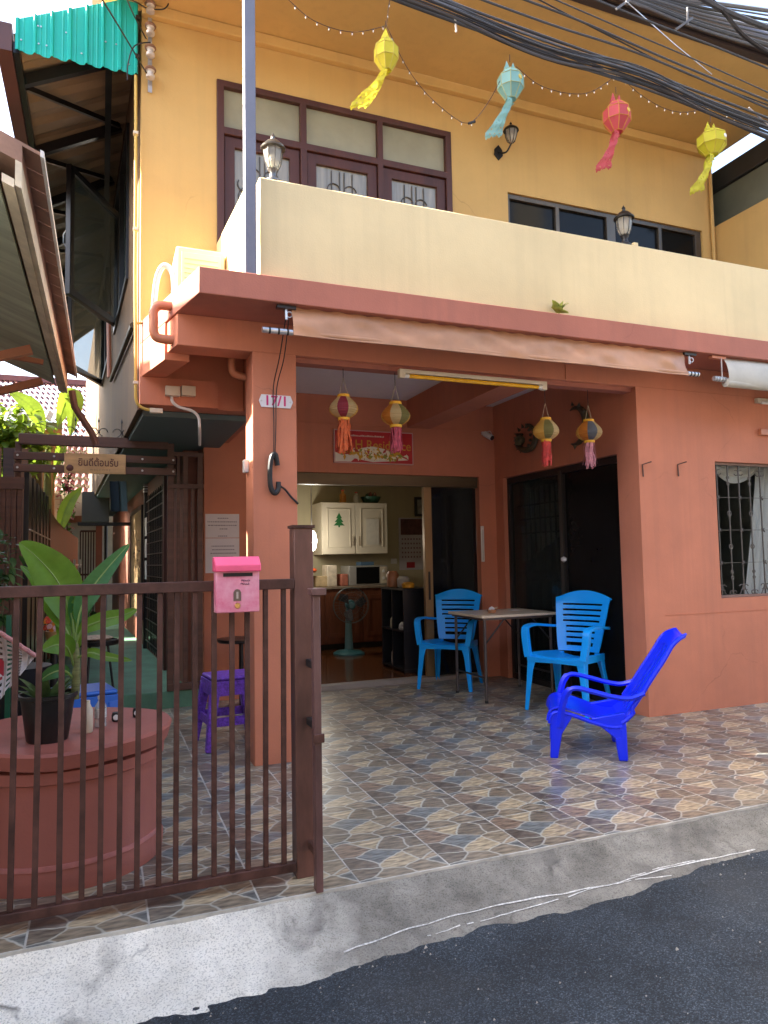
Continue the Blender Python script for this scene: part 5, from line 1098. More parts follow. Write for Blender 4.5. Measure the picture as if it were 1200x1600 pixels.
# calendar, picture, hat, switch on the back wall
ca = thing('wall_calendar', 'wall calendar with dark photo and date grid in the kitchen', 'calendar', (4.42, 10.28, 1.15))
MB().box(4.34, 4.76, 10.285, 10.298, 1.13, 1.95).build('sheet', mat('calendar_paper', (.55, .52, .55), .7), ca)
MB().box(4.37, 4.74, 10.281, 10.2845, 1.68, 1.93).build('photo', mat('calendar_photo', (.12, .04, .04), .5, .6, 9), ca); MB().box(4.46, 4.60, 10.281, 10.2845, 1.16, 1.25).build('red_panel', mat('calendar_red', (.4, .02, .03), .6), ca)
g = MB()
for r in range(5):
    for c in range(7): g.box(4.385+c*.05, 4.405+c*.05, 10.281, 10.2845, 1.60-r*.07, 1.625-r*.07)
g.build('dates', mat('date_ink', (.22, .10, .14), .7), ca, smooth=0)['kind'] = 'stuff'
pf = thing('picture_frame', 'black framed picture high on the kitchen wall', 'picture', (4.75, 10.28, 1.95)); MB().wall('x', 4.62, 4.95, 1.97, 2.28, 10.27, 10.298, [(4.66, 4.91, 2.01, 2.24)]).build('frame', BLACKM, pf); MB().box(4.661, 4.909, 10.285, 10.292, 2.011, 2.239).build('print', mat('picture_print', (.30, .30, .27), .6, .5, 8), pf)
tag(MB().lathe([(.0, .04), (.08, .035), (.11, .0)], (4.03, 10.285, 1.93), 16, axis=(0, -1, 0)).build('black_hat', BLACKP), 'black cap hanging beside the white wall cabinet', 'cap')
tag(MB().box(4.20, 4.30, 10.288, 10.298, 1.23, 1.31).build('wall_socket', WHITE, bevel=.003), 'white wall socket between microwave and calendar', 'socket')
kl = thing('door_ornament', 'white round knob on a dark stand behind the sliding door', 'ornament', (RX+.02, 5.6, .03)); p = PX(881, 874, RX+.25)
MB().tube([(RX+.25, p.y, .03), (RX+.25, p.y, p.z-.03)], .008, 6).build('stand', BLACKM, kl); MB().lathe([(0, -.03), (.026, -.012), (.028, .012), (0, .03)], (RX+.012, PX(881, 874, RX+.012).y, PX(881, 874, RX+.012).z), 12).build('knob', WHITE, kl)

# ---------------------------------------------------------------- round planter (painted concrete rings) with things on its lid
PC = Vector((-.147, 3.61, 0)); PR = .42
pl = thing('round_planter', 'large round red painted concrete ring planter behind the barred gate', 'planter', PC)
MB().lathe([(PR+.004, 0), (PR+.008, .06), (PR-.004, .085), (PR-.008, .42), (PR+.010, .43), (PR+.012, .475), (PR-.02, .482)], PC, 64).build('ring', REDP, pl)
MB().lathe([(PR+.0005, .092), (PR+.0016, .10), (PR+.0006, .112)], PC, 64).build('pink_band', mat('pink_band', (.52, .20, .19), .6, .2, 12), pl)
def lidp(a): return 1+.012*math.sin(a*3)+.008*math.sin(a*7+1)
n = 72; V = []; LZ0, LZ1 = .492, .562
for z, rr in ((LZ0, PR+.028), (LZ1-.012, PR+.045), (LZ1, PR+.035)):
    for k in range(n): a = 2*math.pi*k/n; V.append((PC.x+rr*lidp(a)*math.cos(a), PC.y+rr*lidp(a)*math.sin(a), z+.004*math.sin(a*5)))
Fc = [(i*n+k, i*n+(k+1) % n, (i+1)*n+(k+1) % n, (i+1)*n+k) for i in range(2) for k in range(n)]+[tuple(range(n))[::-1], tuple(range(2*n, 3*n))]
MB().add(V, Fc).build('lid', REDP, pl)
def leafmat(nm, c, tr=.45): return thin(nm, c, .4, tr, .25, 5)
LG = leafmat('banana_leaf', (.15, .31, .03), .5); LG2 = leafmat('dark_leaf', (.06, .20, .045), .45)
def bigleaf(px, w, Y, parent, m, mid=.25, name='leaf', yw=.0):
    """large leaf whose midrib follows points; slightly folded and wavy"""
    P = spline([PY(x, y, Y+dy) for x, y, dy in px], 12); n = len(P)-1
    def fn(i, j):
        v = i/n; d = (P[min(i+1, n)]-P[max(i-1, 0)]).normalized(); s = d.cross(Vector((.15, -1, .25))).normalized(); nn = s.cross(d)
        pet = .18; ww = w*.03 if v < pet else w*(math.sin(math.pi*min(1, ((v-pet)/(1-pet)))**.8)**.75+.03)
        u = (j-3)/3
        return P[i]+s*(u*ww)+nn*(mid*ww*abs(u)+(.035*ww*(1 if (i+abs(j-3)) % 3 == 0 else -.4)+.09*ww*math.sin(v*7+j*.7)*abs(u)) *(0 if j == 3 else 1))
    o = MB().sheet(fn, n, 6).build(name, m, parent, smooth=60)
    MB().tube(P, [.006*(1-.75*i/n) for i in range(n+1)], 6).build('midrib', mat('leaf_rib', (.20, .30, .07), .5), o)
    return o
pot = thing('potted_plant', 'broad leaved green plant in a black plastic pot on the round planter', 'plant', (-.2, 3.36, .562))
PT = Vector((-.205, 3.37, LZ1+.002))
MB().lathe([(.076, 0), (.082, .01), (.106, .178), (.118, .182), (.119, .198), (.108, .198), (.10, .15), (0, .15)], PT, 32).build('pot', mat('black_pot', (.012, .012, .013), .4, .3, 4), pot)
MB().lathe([(.101, .155), (.06, .165), (0, .168)], PT, 20).build('soil', mat('soil', (.05, .035, .022), .9, .5, 40, .6, 60), pot)
g = MB()
for k in range(40): a = random.uniform(0, 6.28); r = random.uniform(0, .085); g.lathe([(0, -.005), (.007, 0), (0, .005)], PT+Vector((r*math.cos(a), r*math.sin(a), .172)), 5)
g.build('white_pebbles', mat('white_pebble', (.62, .60, .56), .8), pot, smooth=20)
PYY = 3.37
MB().tube(spline([PY(117, 1092, PYY), PY(119, 1060, PYY), PY(120, 1030, PYY), PY(116, 1000, PYY)], 5), [.018]*8+[.014]*8, 10).build('stem', mat('ringed_stem', (.16, .17, .06), .6, .4, 60, stretch=(.1, .1, 1.2)), pot)
for px, w, m in (([(117, 1010, 0), (112, 965, .02), (92, 912, .03), (62, 875, .0), (30, 848, -.08)], .085, LG), ([(118, 1010, 0), (124, 960, 0), (140, 925, .02), (166, 890, .05), (202, 850, .10)], .045, LG2), ([(117, 1015, 0), (128, 985, -.02), (158, 970, -.05), (190, 962, -.06), (214, 952, -.06)], .035, LG), ([(116, 1020, 0), (104, 985, 0), (80, 950, .05), (55, 905, .08), (32, 884, .1)], .03, LG), ([(118, 1030, 0), (140, 1020, -.05), (165, 1026, -.08), (206, 1032, -.1)], .022, LG), ([(115, 1040, 0), (105, 1012, -.06), (88, 1008, -.10), (66, 1016, -.12)], .045, LG), ([(117, 1015, 0), (122, 960, .03), (132, 930, .04), (146, 925, .05)], .05, LG2), ([(115, 1060, 0), (100, 1048, -.05), (80, 1052, -.08), (62, 1064, -.08)], .028, LG2), ([(115, 1040, 0), (112, 1000, .03), (108, 960, .05), (100, 930, .08)], .06, LG)):
    bigleaf(px, w, PYY, pot, m)
LFS = thin('small_leaf', (.10, .17, .06), .6, .3, .3, 30)
for k in range(26):
    a = random.uniform(0, 6.28); r = random.uniform(.02, .12); c = PT+Vector((r*.4*math.cos(a), r*.4*math.sin(a), .17)); blade(c, c+Vector((r*math.cos(a), r*math.sin(a), random.uniform(.03, .14))), .016, .2, .3, 5).build('small_leaf', LFS, pot)
bt = thing('water_bottle', 'clear ribbed water bottle on the round planter lid', 'bottle', (.015, 3.33, LZ1))
c = PZ(157, 1136, LZ1+.002)
MB().lathe([(.020, 0), (.026, .004), (.026, .02), (.0245, .024), (.026, .03), (.0245, .04), (.026, .05), (.0245, .06), (.026, .07), (.026, .095), (.012, .118), (.012, .128)], c, 16).build('bottle_body', glass('bottle_plastic', (.7, .72, .72), .35, .1), bt); MB().lathe([(.013, .126), (.013, .14), (0, .141)], c, 12).build('cap', WHITE, bt)
MB().lathe([(.0265, .045), (.0265, .085)], c, 16).build('bottle_label', mat('bottle_label', (.5, .52, .5), .5, .5, 60), bt)
for px, py, lab, w in ((182, 1127, 'black cup with white patch beside the water bottle', .022), (214, 1120, 'small round black cup with white patch near the planter rim', .020)):
    c = PZ(px, py, LZ1+.002); t = thing('small_cup', lab, 'cup', c)
    MB().lathe([(w*.8, 0), (w, .008), (w, .03), (w*.8, .042), (0, .043)], c, 14).build('cup', BLACKP, t); MB().lathe([(0, .004), (w*.55, .003), (w*.6, 0)], c+Vector((-.003, -w*.98, .022)), 10, axis=(-.05, -1, .1)).build('white_patch', WHITE, t)
c = PZ(136, 1145, LZ1+.002); tag(MB().lathe([(.02, 0), (.024, .005), (.024, .10), (.012, .125), (.012, .14), (0, .141)], c, 14).build('cream_bottle', CREAMP), 'cream bottle hidden behind the black plant pot', 'bottle')
# hanging net chair at the left edge
nt = thing('net_hammock', 'white crocheted net hammock edged in pink cord beside the planter', 'hammock', (-.7, 4.3, .9))
A, B, C_ = PY(-90, 930, 4.25), PY(56, 1025, 4.25), PY(-30, 1130, 4.25)
def net(i, j): u = i/34; v = j/22; top = A.lerp(B, u); bot = A.lerp(C_, u)+(B-C_)*.0; p = top.lerp(C_.lerp(B, u**2.2), v); return p+Vector((0, .10*math.sin(v*math.pi)*math.sin(u*math.pi)+.01*math.sin(i*2.1), 0))
MB().sheet(net, 34, 22, .003, skip=lambda i, j: (i+2*j) % 4 in (1, 2) and j % 2 == 1).build('net', mat('white_yarn', (.66, .60, .58), .9, .15, 30), nt)
MB().tube([net(i, 0) for i in range(35)], .012, 8).build('cord_edge', mat('pink_cord', (.55, .26, .25), .8), nt)
MB().sheet(lambda i, j: PY(-20+26*i/6, 1035+35*j/4+6*math.sin(i), 4.33), 6, 4, .003).build('cushion', mat('red_cloth', (.45, .03, .05), .8), nt)
MB().tube([A, A+Vector((-.25, 0, .9))], .008, 6).build('rope', MATS['pink_cord'], nt)
# purple stool and blue stool
def stool(label, m, c, sc, rz, name='plastic_stool', cat='stool'):
    t = thing(name, label, cat, (c[0], c[1], c[2] if len(c) > 2 else 0), rz, local=True); t.scale = (sc, sc, sc)
    MB().box(-.15, .15, -.15, .15, .435, .46).build('seat', m, t, bevel=.012)
    MB().wall('x', -.155, .155, .34, .434, -.157, -.147, []).build('apron', m, t, bevel=.003); MB().wall('x', -.155, .155, .34, .434, .147, .157, []).build('apron', m, t, bevel=.003)
    MB().wall('y', -.147, .147, .34, .434, -.155, -.145, []).build('apron', m, t, bevel=.003); MB().wall('y', -.147, .147, .34, .434, .145, .155, []).build('apron', m, t, bevel=.003)
    for a in (-1, 1):
        for b_ in (-1, 1):
            lg = MB(); lg.bar((a*.128, b_*.128, .40), (a*.185, b_*.185, 0), .062, .062, (0, 1, 0), .040, .040); lg.build('leg', m, t, bevel=.006)
    for s in (-1, 1): MB().box(-.158, .158, s*.160-.006, s*.160+.006, .15, .205).build('stretcher', m, t); MB().box(s*.160-.006, s*.160+.006, -.153, .153, .15, .205).build('stretcher', m, t)
    return t
VIOLW = mat('violet_weave', (.15, .05, .46), .45, .55, 55, .5, 70)
stool('violet plastic stool with basket weave legs behind the terracotta pillar', VIOLW, (.87, 5.28), 1.08, .10)
stool('blue plastic stool behind the black plant pot', BLUEP, (-.10, 4.9, .0), 1.15, .2)
tt = thing('side_table', 'small dark round side table against the porch wall behind the pillar', 'table', (1.13, 6.45, 0)); zt = PY(380, 997, 6.45).z
MB().lathe([(.20, zt-.03), (.21, zt-.02), (.21, zt), (0, zt+.002)], (1.17, 6.45, 0), 28).build('table_top', BLACKM, tt); MB().tube([(1.17, 6.45, zt-.03), (1.17, 6.45, .02)], .02, 10).build('column', BLACKM, tt); MB().lathe([(.16, 0), (.15, .02), (.02, .03)], (1.17, 6.45, 0), 20).build('base', BLACKM, tt)

kl2 = thing('kitchen_lamp', 'glowing white globe lamp on the kitchen wall beyond the gate post', 'lamp', PY(489, 845, 9.3)); c = PY(487, 845, 9.3)
MB().lathe([(0, -.15), (.05, -.11), (.07, 0), (.05, .11), (0, .15)], c, 16).build('globe', mat('lamp_glow', (1, .93, .8), .5, .0, emis=9), kl2)
MB().tube([c+Vector((0, 0, .14)), Vector((c.x, c.y, 2.5))], .008, 6).build('cord', WHITE, kl2)
# ---------------------------------------------------------------- alley: green floor, gate, sign, fittings
GREEN = mat('green_floor_paint', (.10, .24, .155), .7, .3, 3, .2, 40)
struct(MB().box(-1.4, .903, 6.76, 20, -.1, .15).build('alley_floor', GREEN, bevel=.008))
gg = thing('garden_gate', 'dark brown metal garden gate frame with slatted overhead beam across the alley', 'gate', (.0, 6.6, .08))
Y = 6.75; G = lambda x, y, d=0: PY(x, y, Y+d)
def gpost(xa, xb, ya, z0=.15): a = G(xa, ya); b = G(xb, ya); MB().box(a.x, b.x, Y, Y+.06, z0, a.z).build('post', BROWNW, gg, bevel=.003)
gpost(24, 33, 690); gpost(262, 272, 690)
def gbeam(x0, x1, y0, y1, d, nm, m=BROWNW): a = G(x0, y0, d); b = G(x1, y1, d); MB().box(a.x, b.x, Y+d, Y+d+.03, b.z, a.z).build(nm, m, gg, bevel=.003)
a = G(30, 684); b = G(262, 712)
MB().box(a.x, b.x, Y-.06, Y-.002, 2.335, 2.425).build('top_beam', BROWNW, gg, bevel=.004)
for z in (2.205, 2.10): MB().box(G(22, 700).x, G(274, 700).x, Y-.045, Y-.003, z, z+.065).build('slat', BROWNW, gg, bevel=.003)
for x in (28, 270, 222, 85):
    for z in (2.24, 2.135): MB().lathe([(0, .004), (.009, .003), (.010, 0)], (G(x, 720).x, Y-.046, z), 8, axis=(0, -1, 0)).build('bolt', STEEL, gg)
MB().box(G(262, 700).x, G(318, 700).x, Y+.002, Y+.04, 2.285, 2.325).build('side_rail', BROWNW, gg, bevel=.003)
MB().box(G(262, 755).x, G(318, 755).x, Y-.01, Y+.05, 1.985, 2.03).build('side_rail', BROWNW, gg, bevel=.003)
for xa, xb, zt in ((262, 271, 2.0), (276, 281, 2.3), (286, 294, 2.3), (299, 304, 2.0), (309, 317, 2.32)):
    MB().box(G(xa, 900).x, G(xb, 900).x, Y+.003, Y+.035, .22, zt).build('upright', BROWNW, gg, bevel=.002)
MB().box(G(262, 900).x, G(318, 900).x, Y-.012, Y+.05, .155, .215).build('bottom_rail', BROWNW, gg, bevel=.003)
g = MB()
for k in range(5):
    x = G(118+k*36, 690).x
    g.bar((x, Y-.03, 2.42), (x, Y-.03, 2.56), .006); g.lathe([(0, 0), (.01, .015), (0, .05)], (x, Y-.03, 2.55), 5)
    for s in (-1, 1): g.tube(arc((x+s*.04, Y-.03, 2.47), .035, 1.57-s*1.57, 1.57+s*3.0, 10), .004, 4)
g.build('scrollwork', BLACKM, gg)
sg = thing('welcome_sign', 'tan wooden welcome sign with brown script fixed to the garden gate slats', 'sign', (-.05, Y-.06, 2.08))
a = G(101, 708); b = G(196, 742); sy = Y-.062; zc = (2.095+2.275)/2
MB().box(a.x, b.x, sy, sy+.015, 2.095, 2.272).build('board', mat('sign_wood', (.50, .30, .13), .6, .3, 3, .1, 30, stretch=(1, 1, 5)), sg, bevel=.003)
SB = mat('sign_brown', (.10, .03, .02), .6)
text('script', 'ยินดีต้อนรับ', .088, SB, sg, ((a.x+b.x)/2+.025, sy-.001, zc+.004), (1, 0, 0), (0, 0, 1), .0008, sx=.80, bold=.0012)
text('small_lettering', 'W E L C O M E', .026, mat('sign_grey', (.25, .16, .10), .6), sg, ((a.x+b.x)/2+.04, sy-.001, zc-.058), (1, 0, 0), (0, 0, 1), .0006)
MB().lathe([(.030, 0), (.026, .003), (0, .004)], (a.x+.045, sy, zc-.045), 12, axis=(0, -1, 0)).build('flower_mark', SB, sg)
# left: folded gate leaf of solid boards, black sheet fence, curved brown sheet, far bar gate
gl = thing('board_gate_leaf', 'dark brown boarded gate leaf standing open at the left of the alley', 'gate', (-.75, 6.7, .08))
for k in range(8): MB().box(-.96+k*.042, -.922+k*.042, Y-.04+.004*(k % 2), Y-.01+.004*(k % 2), .12, 2.02).build('board', BROWNW, gl, bevel=.003)
MB().box(-.98, -.61, Y-.055, Y-.041, 1.95, 2.05).build('rail', BROWNW, gl)
sf = thing('board_fence', 'added brown upright board fence blocking the sun beside the alley, out of view', 'fence', (-1.05, 6.2, 0))  # added out of view to stop the sun passing this gap
for k in range(11): MB().box(-1.07-.008*(k % 2), -1.045-.008*(k % 2), 5.62+k*.125, 5.742+k*.125, -.05, 2.25).build('board', BROWNW, sf, bevel=.003)
for z in (.4, 1.9): MB().box(-1.044, -1.0, 5.62, 6.99, z, z+.06).build('rail', BROWNW, sf)
bf = thing('black_sheet_fence', 'black ribbed sheet fence along the left side of the alley', 'fence', (-.62, 8.2, .08))
for k in range(12): y = 7.0+k*.23; MB().box(-.64-.012*(k % 2), -.60-.012*(k % 2), y, y+.225, .08, 2.13-.0*k).build('panel', BLACKM, bf)
MB().tube([(-.59, 7.0, 1.62), (-.59, 9.7, 1.62)], .008, 6).build('rail', STEEL, bf)
bs = thing('curved_sheet_fence', 'rust brown curved sheet fence further down the alley', 'fence', (-.5, 10.6, .08))
cs = [PZ(x, 815, 1.75) for x in ()]
MB().sheet(lambda i, j: (-.60+.28*(1-math.cos(i/12*1.5)), 9.75+2.0*i/12, .08+(1.92-.30*i/12)*j), 12, 1, .02).build('sheet', mat('rust_sheet', (.16, .055, .025), .4, .35, 2), bs)
MB().tube([(-.55+.28*(1-math.cos(i/12*1.5)), 9.75+2.0*i/12, 1.30) for i in range(13)], .012, 6).build('pipe_rail', STEEL, bs)
for k in range(5): MB().box(-.545+.06*k, -.52+.06*k, 9.9+.38*k, 9.94+.38*k, 1.26, 1.38).build('bracket', CREAMP, bs)
fg = thing('small_bar_gate', 'small brown bar gate at the far end of the alley', 'gate', (-.3, 16.0, .08))
xa, xb = PY(125, 900, 16).x, PY(150, 900, 16).x; zt = PY(137, 830, 16).z
for z in (zt, zt*.55, .2): MB().bar((xa, 16, z), (xb, 16, z), .04).build('rail', BROWN, fg)
for k in range(7): x = xa+(xb-xa)*k/6; MB().bar((x, 16, .15), (x, 16, zt), .025).build('bar', BROWN, fg)
fp = tag(MB().box(PY(150, 800, 15.6).x, PY(160, 800, 15.6).x, 15.6, 15.75, .15, 2.9).build('brown_post', mat('red_brown_post', (.20, .07, .04), .5)), 'red brown upright post at the far end of the alley', 'post')
# lamps on the alley wall
for (px, py, Yl, lab) in ((229, 763, lwY(229)-.06, 'silver collared black tube wall lamp near the garden gate'), (166, 802, lwY(168)-.1, 'black tube wall lamp at the far part of the alley wall')):
    p = PX(px, py, .83) if False else PY(px, py, Yl); t = thing('tube_wall_lamp', lab, 'lamp', p)
    s = Yl/7.15
    MB().tube([p+Vector((0, 0, -.06)), p+Vector((0, 0, .07))], .045, 14).build('lamp_body', STEEL, t); MB().tube([p+Vector((0, 0, .07)), p+Vector((0, 0, .12))], .05, 14).build('cap', BLACKM, t)
    for k in (-1, 0, 1): MB().tube([p+Vector((0, 0, k*.035)), p+Vector((0, 0, k*.035+.012))], .048, 14).build('ring', BLACKM, t)
    MB().tube([p+Vector((0, 0, -.06)), Vector((p.x, p.y, .08))], .038, 12).build('post', BLACKM, t)
    MB().box(p.x, lwx(p.y)+.01, p.y-.02, p.y+.02, p.z-.02, p.z+.02).build('bracket', BLACKM, t)
# door grille and windows on the alley wall
wd = thing('alley_grille_door', 'black lattice grille door on the alley wall', 'door', (.88, 7.9, .1))
g0, g1 = lwY(262), lwY(234)
def onwall(mb): return MB().add([(lwx(p.y)+p.x, p.y, p.z) for p in mb.v], mb.f)
onwall(MB().box(-.012, -.004, g0, g1, .2, 2.2)).build('dark_pane', DGLASS, wd)
for k in range(11): y = g0+.03+k*(g1-g0-.06)/10; onwall(MB().bar((-.035, y, .2), (-.035, y, 2.2), .012)).build('grille_bar', BLACKM, wd)
for k in range(14): z = .3+k*.14; onwall(MB().bar((-.045, g0, z), (-.045, g1, z), .010)).build('grille_rail', BLACKM, wd)
onwall(MB().box(-.06, -.001, g0-.16, g0-.02, .15, 2.3)).build('jamb', MAROON, wd)
ww = thing('alley_window', 'tall window with paper blinds on the alley wall', 'window', (.6, lwY(215), .3)); w0, w1 = lwY(224), lwY(206)
onwall(MB().wall('y', w0, w1, .5, 2.15, -.03, -.002, [(w0+.06, w1-.06, .56, 2.09)])).build('frame', BLACKM, ww); onwall(MB().box(-.018, -.012, w0+.061, w1-.061, .561, 2.089)).build('pane', mat('blind_pane', (.22, .15, .08), .3, .5, 2.5, stretch=(1, 1, 5)), ww)
for k, z in enumerate((1.66, 1.38, 1.10)): onwall(MB().box(-.075, -.07, g1-.32, g1-.10, z, z+.24)).build('wall_paper_strip', mat('strip_paper', (.5, .5, .47), .7, .3, 30)); tag(bpy.data.objects[-1] if False else COL.objects[-1], 'grey paper strip fixed to the lattice grille door', 'paper', 'paper strips on the grille door')
ac2 = thing('wall_air_conditioner', 'dark outdoor unit on a wall bracket high in the alley', 'air conditioner', (.55, 10.4, 2.0))
p = PY(128, 757, 12.6)
MB().box(p.x, p.x+.42, 12.6, 12.95, 2.0, 2.5).build('casing', mat('grey_casing', (.09, .085, .08), .5), ac2, bevel=.01); 
for yy in (12.62, 12.9): MB().box(p.x-.06, lwx(12.6), yy, yy+.03, 1.95, 1.995).build('bracket', BLACKM, ac2)
for k in range(2):
    p = PY(178+12*k, 765, 9.0); tag(MB().sheet(lambda i, j: (p.x+.10*(i/4-.5)+.02*j/5, 9.0+.02*math.sin(i+k), p.z+.10-.36*j/5), 4, 5, .004).build('hanging_cloth', mat('dark_cloth%d' % k, [(.02, .03, .035), (.10, .14, .13)][k], .9)), ['dark cloth hanging from the alley ceiling', 'grey green cloth hanging next to a dark one in the alley'][k], 'cloth')
# round tray table and flower pot in the alley
tt = thing('tray_table', 'low round table with dark rimmed tray in the alley', 'table', (-.05, 7.2, .08)); c = PY(150, 1002, 7.0)
MB().lathe([(.19, c.z-.03), (.20, c.z-.01), (.20, c.z+.012), (.185, c.z+.012), (.18, c.z), (0, c.z)], (c.x, 7.0, 0), 28).build('tray', BLACKM, tt); MB().lathe([(.12, .01), (.15, .03), (.10, .05), (0, .055)], (c.x, 7.0, c.z), 9).build('food', mat('tan_food', (.45, .34, .24), .7, .4, 25), tt)
for k in range(3): a = k*2.1; MB().tube([(c.x+.1*math.cos(a), 7+.1*math.sin(a), c.z-.03), (c.x+.16*math.cos(a), 7+.16*math.sin(a), .08)], .012, 6).build('leg', BLACKM, tt)
fl = thing('flower_pot', 'tan pot of orange and red flowers in the alley behind the gate', 'flowers', (-.36, 6.4, .5)); c = PY(85, 1000, 6.3)
MB().lathe([(.05, -.06), (.07, .07), (.06, .07), (0, .05)], c, 14).build('pot', mat('tan_pot', (.40, .24, .10), .6), fl); MB().tube([c-Vector((0, 0, .06)), Vector((c.x, c.y, 0))], .03, 10).build('stand', BLACKM, fl)
for k in range(22):
    a = random.uniform(0, 6.28); r = random.uniform(0, .085); o = c+Vector((r*math.cos(a), r*math.sin(a)-.02, .10+random.uniform(-.02, .07)))
    MB().lathe([(0, -.006), (.014, 0), (.024, .012), (.012, .014), (0, .008)], o, 6, axis=(math.cos(a)*.4, -1, .5)).build('flower', mat('petal%d' % (k % 3), [(.75, .25, .01), (.6, .06, .02), (.65, .40, .42)][k % 3], .6), fl)
# dark blue bin and green post in the background of the planter
tag(MB().lathe([(.16, .0), (.19, .62), (.20, .64), (.18, .64)], (-.50, 5.3, 0), 20).build('dark_bin', BLACKP), 'tall black bin behind the round planter', 'bin')
tag(MB().box(PY(9, 1000, 4.6).x, PY(17, 1000, 4.6).x, 4.6, 4.64, 0, 1.02).build('green_post', mat('green_enamel', (.01, .10, .05), .4)), 'thin green metal post beside the net hammock', 'post')
# leafy bush at the left edge
def bush(name, label, cat, c, n, rad, leafL, cols, stems=6, group=None, squash=(1, 1, 1)):
    t = thing(name, label, cat, (c[0], c[1], 0), group=group); cc = Vector(c); g = MB(); ms = [thin('%s_%d' % (name, k), q, .5, .4, .35, 9) for k, q in enumerate(cols)]
    parts = [MB() for _ in ms]
    for k in range(n):
        d = Vector((random.gauss(0, 1), random.gauss(0, 1), random.gauss(0, 1))).normalized()*(random.random()**.45)
        p = cc+Vector((d.x*rad[0], d.y*rad[1], d.z*rad[2])); q = p+Vector((random.uniform(-1, 1), random.uniform(-1, .6), random.uniform(-.7, .5))).normalized()*leafL*random.uniform(.6, 1.2)
        b_ = blade(p, q, leafL*.26, .2, .25, 4); parts[k % len(ms)].add(b_.v, b_.f)
    for q, m in zip(parts, ms): q.build('foliage', m, t, smooth=60, fix=False)
    for k in range(stems): a = random.uniform(0, 6.28); MB().tube([Vector((cc.x, cc.y, 0)), cc+Vector((rad[0]*.5*math.cos(a), rad[1]*.5*math.sin(a), rad[2]*random.uniform(-.6, .6)))], [.012, .004], 5).build('stem', mat('twig', (.12, .09, .05), .8), t)
    return t
p = PY(-6, 930, 4.9); bush('leafy_bush', 'green leafy bush at the left edge beside the boarded gate leaf', 'bush', (p.x-.02, 4.9, 1.25), 260, (.16, .16, .38), .075, [(.04, .11, .03), (.07, .16, .04)])
p = PY(30, 672, 12.2); bush('yellow_green_bush', 'yellow green bush shining in the sun behind the garden gate', 'bush', (p.x-.2, 12.2, p.z-.2), 620, (.75, .4, .6), .21, [(.22, .30, .025), (.15, .24, .02)])
p = PY(105, 730, 11.4); bush('flowering_shrub', 'thin flowering shrub before the pale far wall', 'bush', (p.x, 11.4, p.z-.3), 150, (.14, .12, .75), .10, [(.10, .20, .03), (.35, .04, .06)])
p = PY(120, 870, 10.8); bush('fern_clump', 'dark fern clump low in the alley', 'plant', (p.x, 10.8, .75), 160, (.25, .2, .3), .16, [(.04, .09, .03), (.08, .12, .03)])
# banana plants
bn = thing('banana_plant', 'banana plant with glowing yellow green leaves behind the garden gate', 'plant', (-.7, 12.6, 0))
BLF = thin('sunlit_banana', (.22, .32, .03), .5, .4, .25, 4)
pb = PY(75, 700, 12.6); MB().tube([(pb.x, 12.6, 0), (pb.x, 12.6, 2.2), (pb.x, 12.6, pb.z+.1)], [.09, .07, .04], 10).build('stem', mat('banana_stem', (.14, .15, .05), .6), bn)
bigleaf([(72, 700, 0), (64, 668, 0), (52, 640, 0), (34, 624, .0), (14, 612, 0)], .13, 12.6, bn, BLF)
bigleaf([(78, 700, 0), (92, 660, -.1), (106, 622, -.2), (116, 625, -.3), (114, 650, -.35), (110, 680, -.4)], .14, 12.6, bn, BLF)
bigleaf([(80, 780, 0), (90, 720, -.1), (98, 695, -.2), (100, 715, -.3)], .07, 12.6, bn, BLF)
b2 = thing('banana_plant', 'young banana shoot leaning in front of the pale far wall', 'plant', (-.4, 10.9, 0))
bigleaf([(90, 850, 0), (97, 815, 0), (108, 785, .05), (128, 762, .1)], .09, 10.9, b2, BLF); q = PY(90, 850, 10.9); MB().tube([(q.x, 10.9, 0), q], [.05, .015], 8).build('stem', MATS['banana_stem'], b2)

# ---------------------------------------------------------------- neighbour on the left: low roof with deep eave
ln = thing('neighbour_bungalow', 'low neighbouring bungalow with deep tiled eave on the left of the alley', 'house', (-2.2, 3.6, 0))
ez = 2.62; e0 = Vector((-.262, 2.62, ez)); e1 = Vector((-.245, 5.75, ez))
RTB = mat('brown_roof_tile', (.30, .17, .12), .7, .35, 5, .3, 20); LSH = mat('eave_lining_green', (.48, .54, .42), .55, .3, 1.5, stretch=(1, 6, 1)); FAC = mat('beige_fascia', (.66, .57, .42), .7, .3, 4, .2, 30)
sl = .42; RW = 3.4
def roofpt(y, d, dz=0): return (e0.x+(e1.x-e0.x)*(y-e0.y)/(e1.y-e0.y)-d, y, ez+sl*d+dz)
MB().extr([roofpt(e0.y, 0, .05), roofpt(e0.y, RW, .05), roofpt(e0.y, RW, .11), roofpt(e0.y, 0, .11)], (0.017, e1.y-e0.y, 0)).build('roof', RTB, ln)
for k in range(22):
    y = e0.y+.004+k*.1415; MB().extr([roofpt(y, -.055, .112), roofpt(y, .30, .112), roofpt(y, .30, .130), roofpt(y, -.055, .124)], (0, .135, 0)).build('eave_tile', RTB, ln)
MB().extr([roofpt(e0.y, -.068, .108), roofpt(e0.y, -.056, .108), roofpt(e0.y, -.056, .132), roofpt(e0.y, -.068, .132)], (.017, e1.y-e0.y, 0)).build('painted_sun_edge', WHITE, ln)  # white colour stands in for sunlight along the eave edge
MB().extr([roofpt(e0.y, .0, -.04), roofpt(e0.y, .02, -.04), roofpt(e0.y, .02, .05), roofpt(e0.y, .0, .05)], (.017, e1.y-e0.y, 0)).build('fascia', FAC, ln)
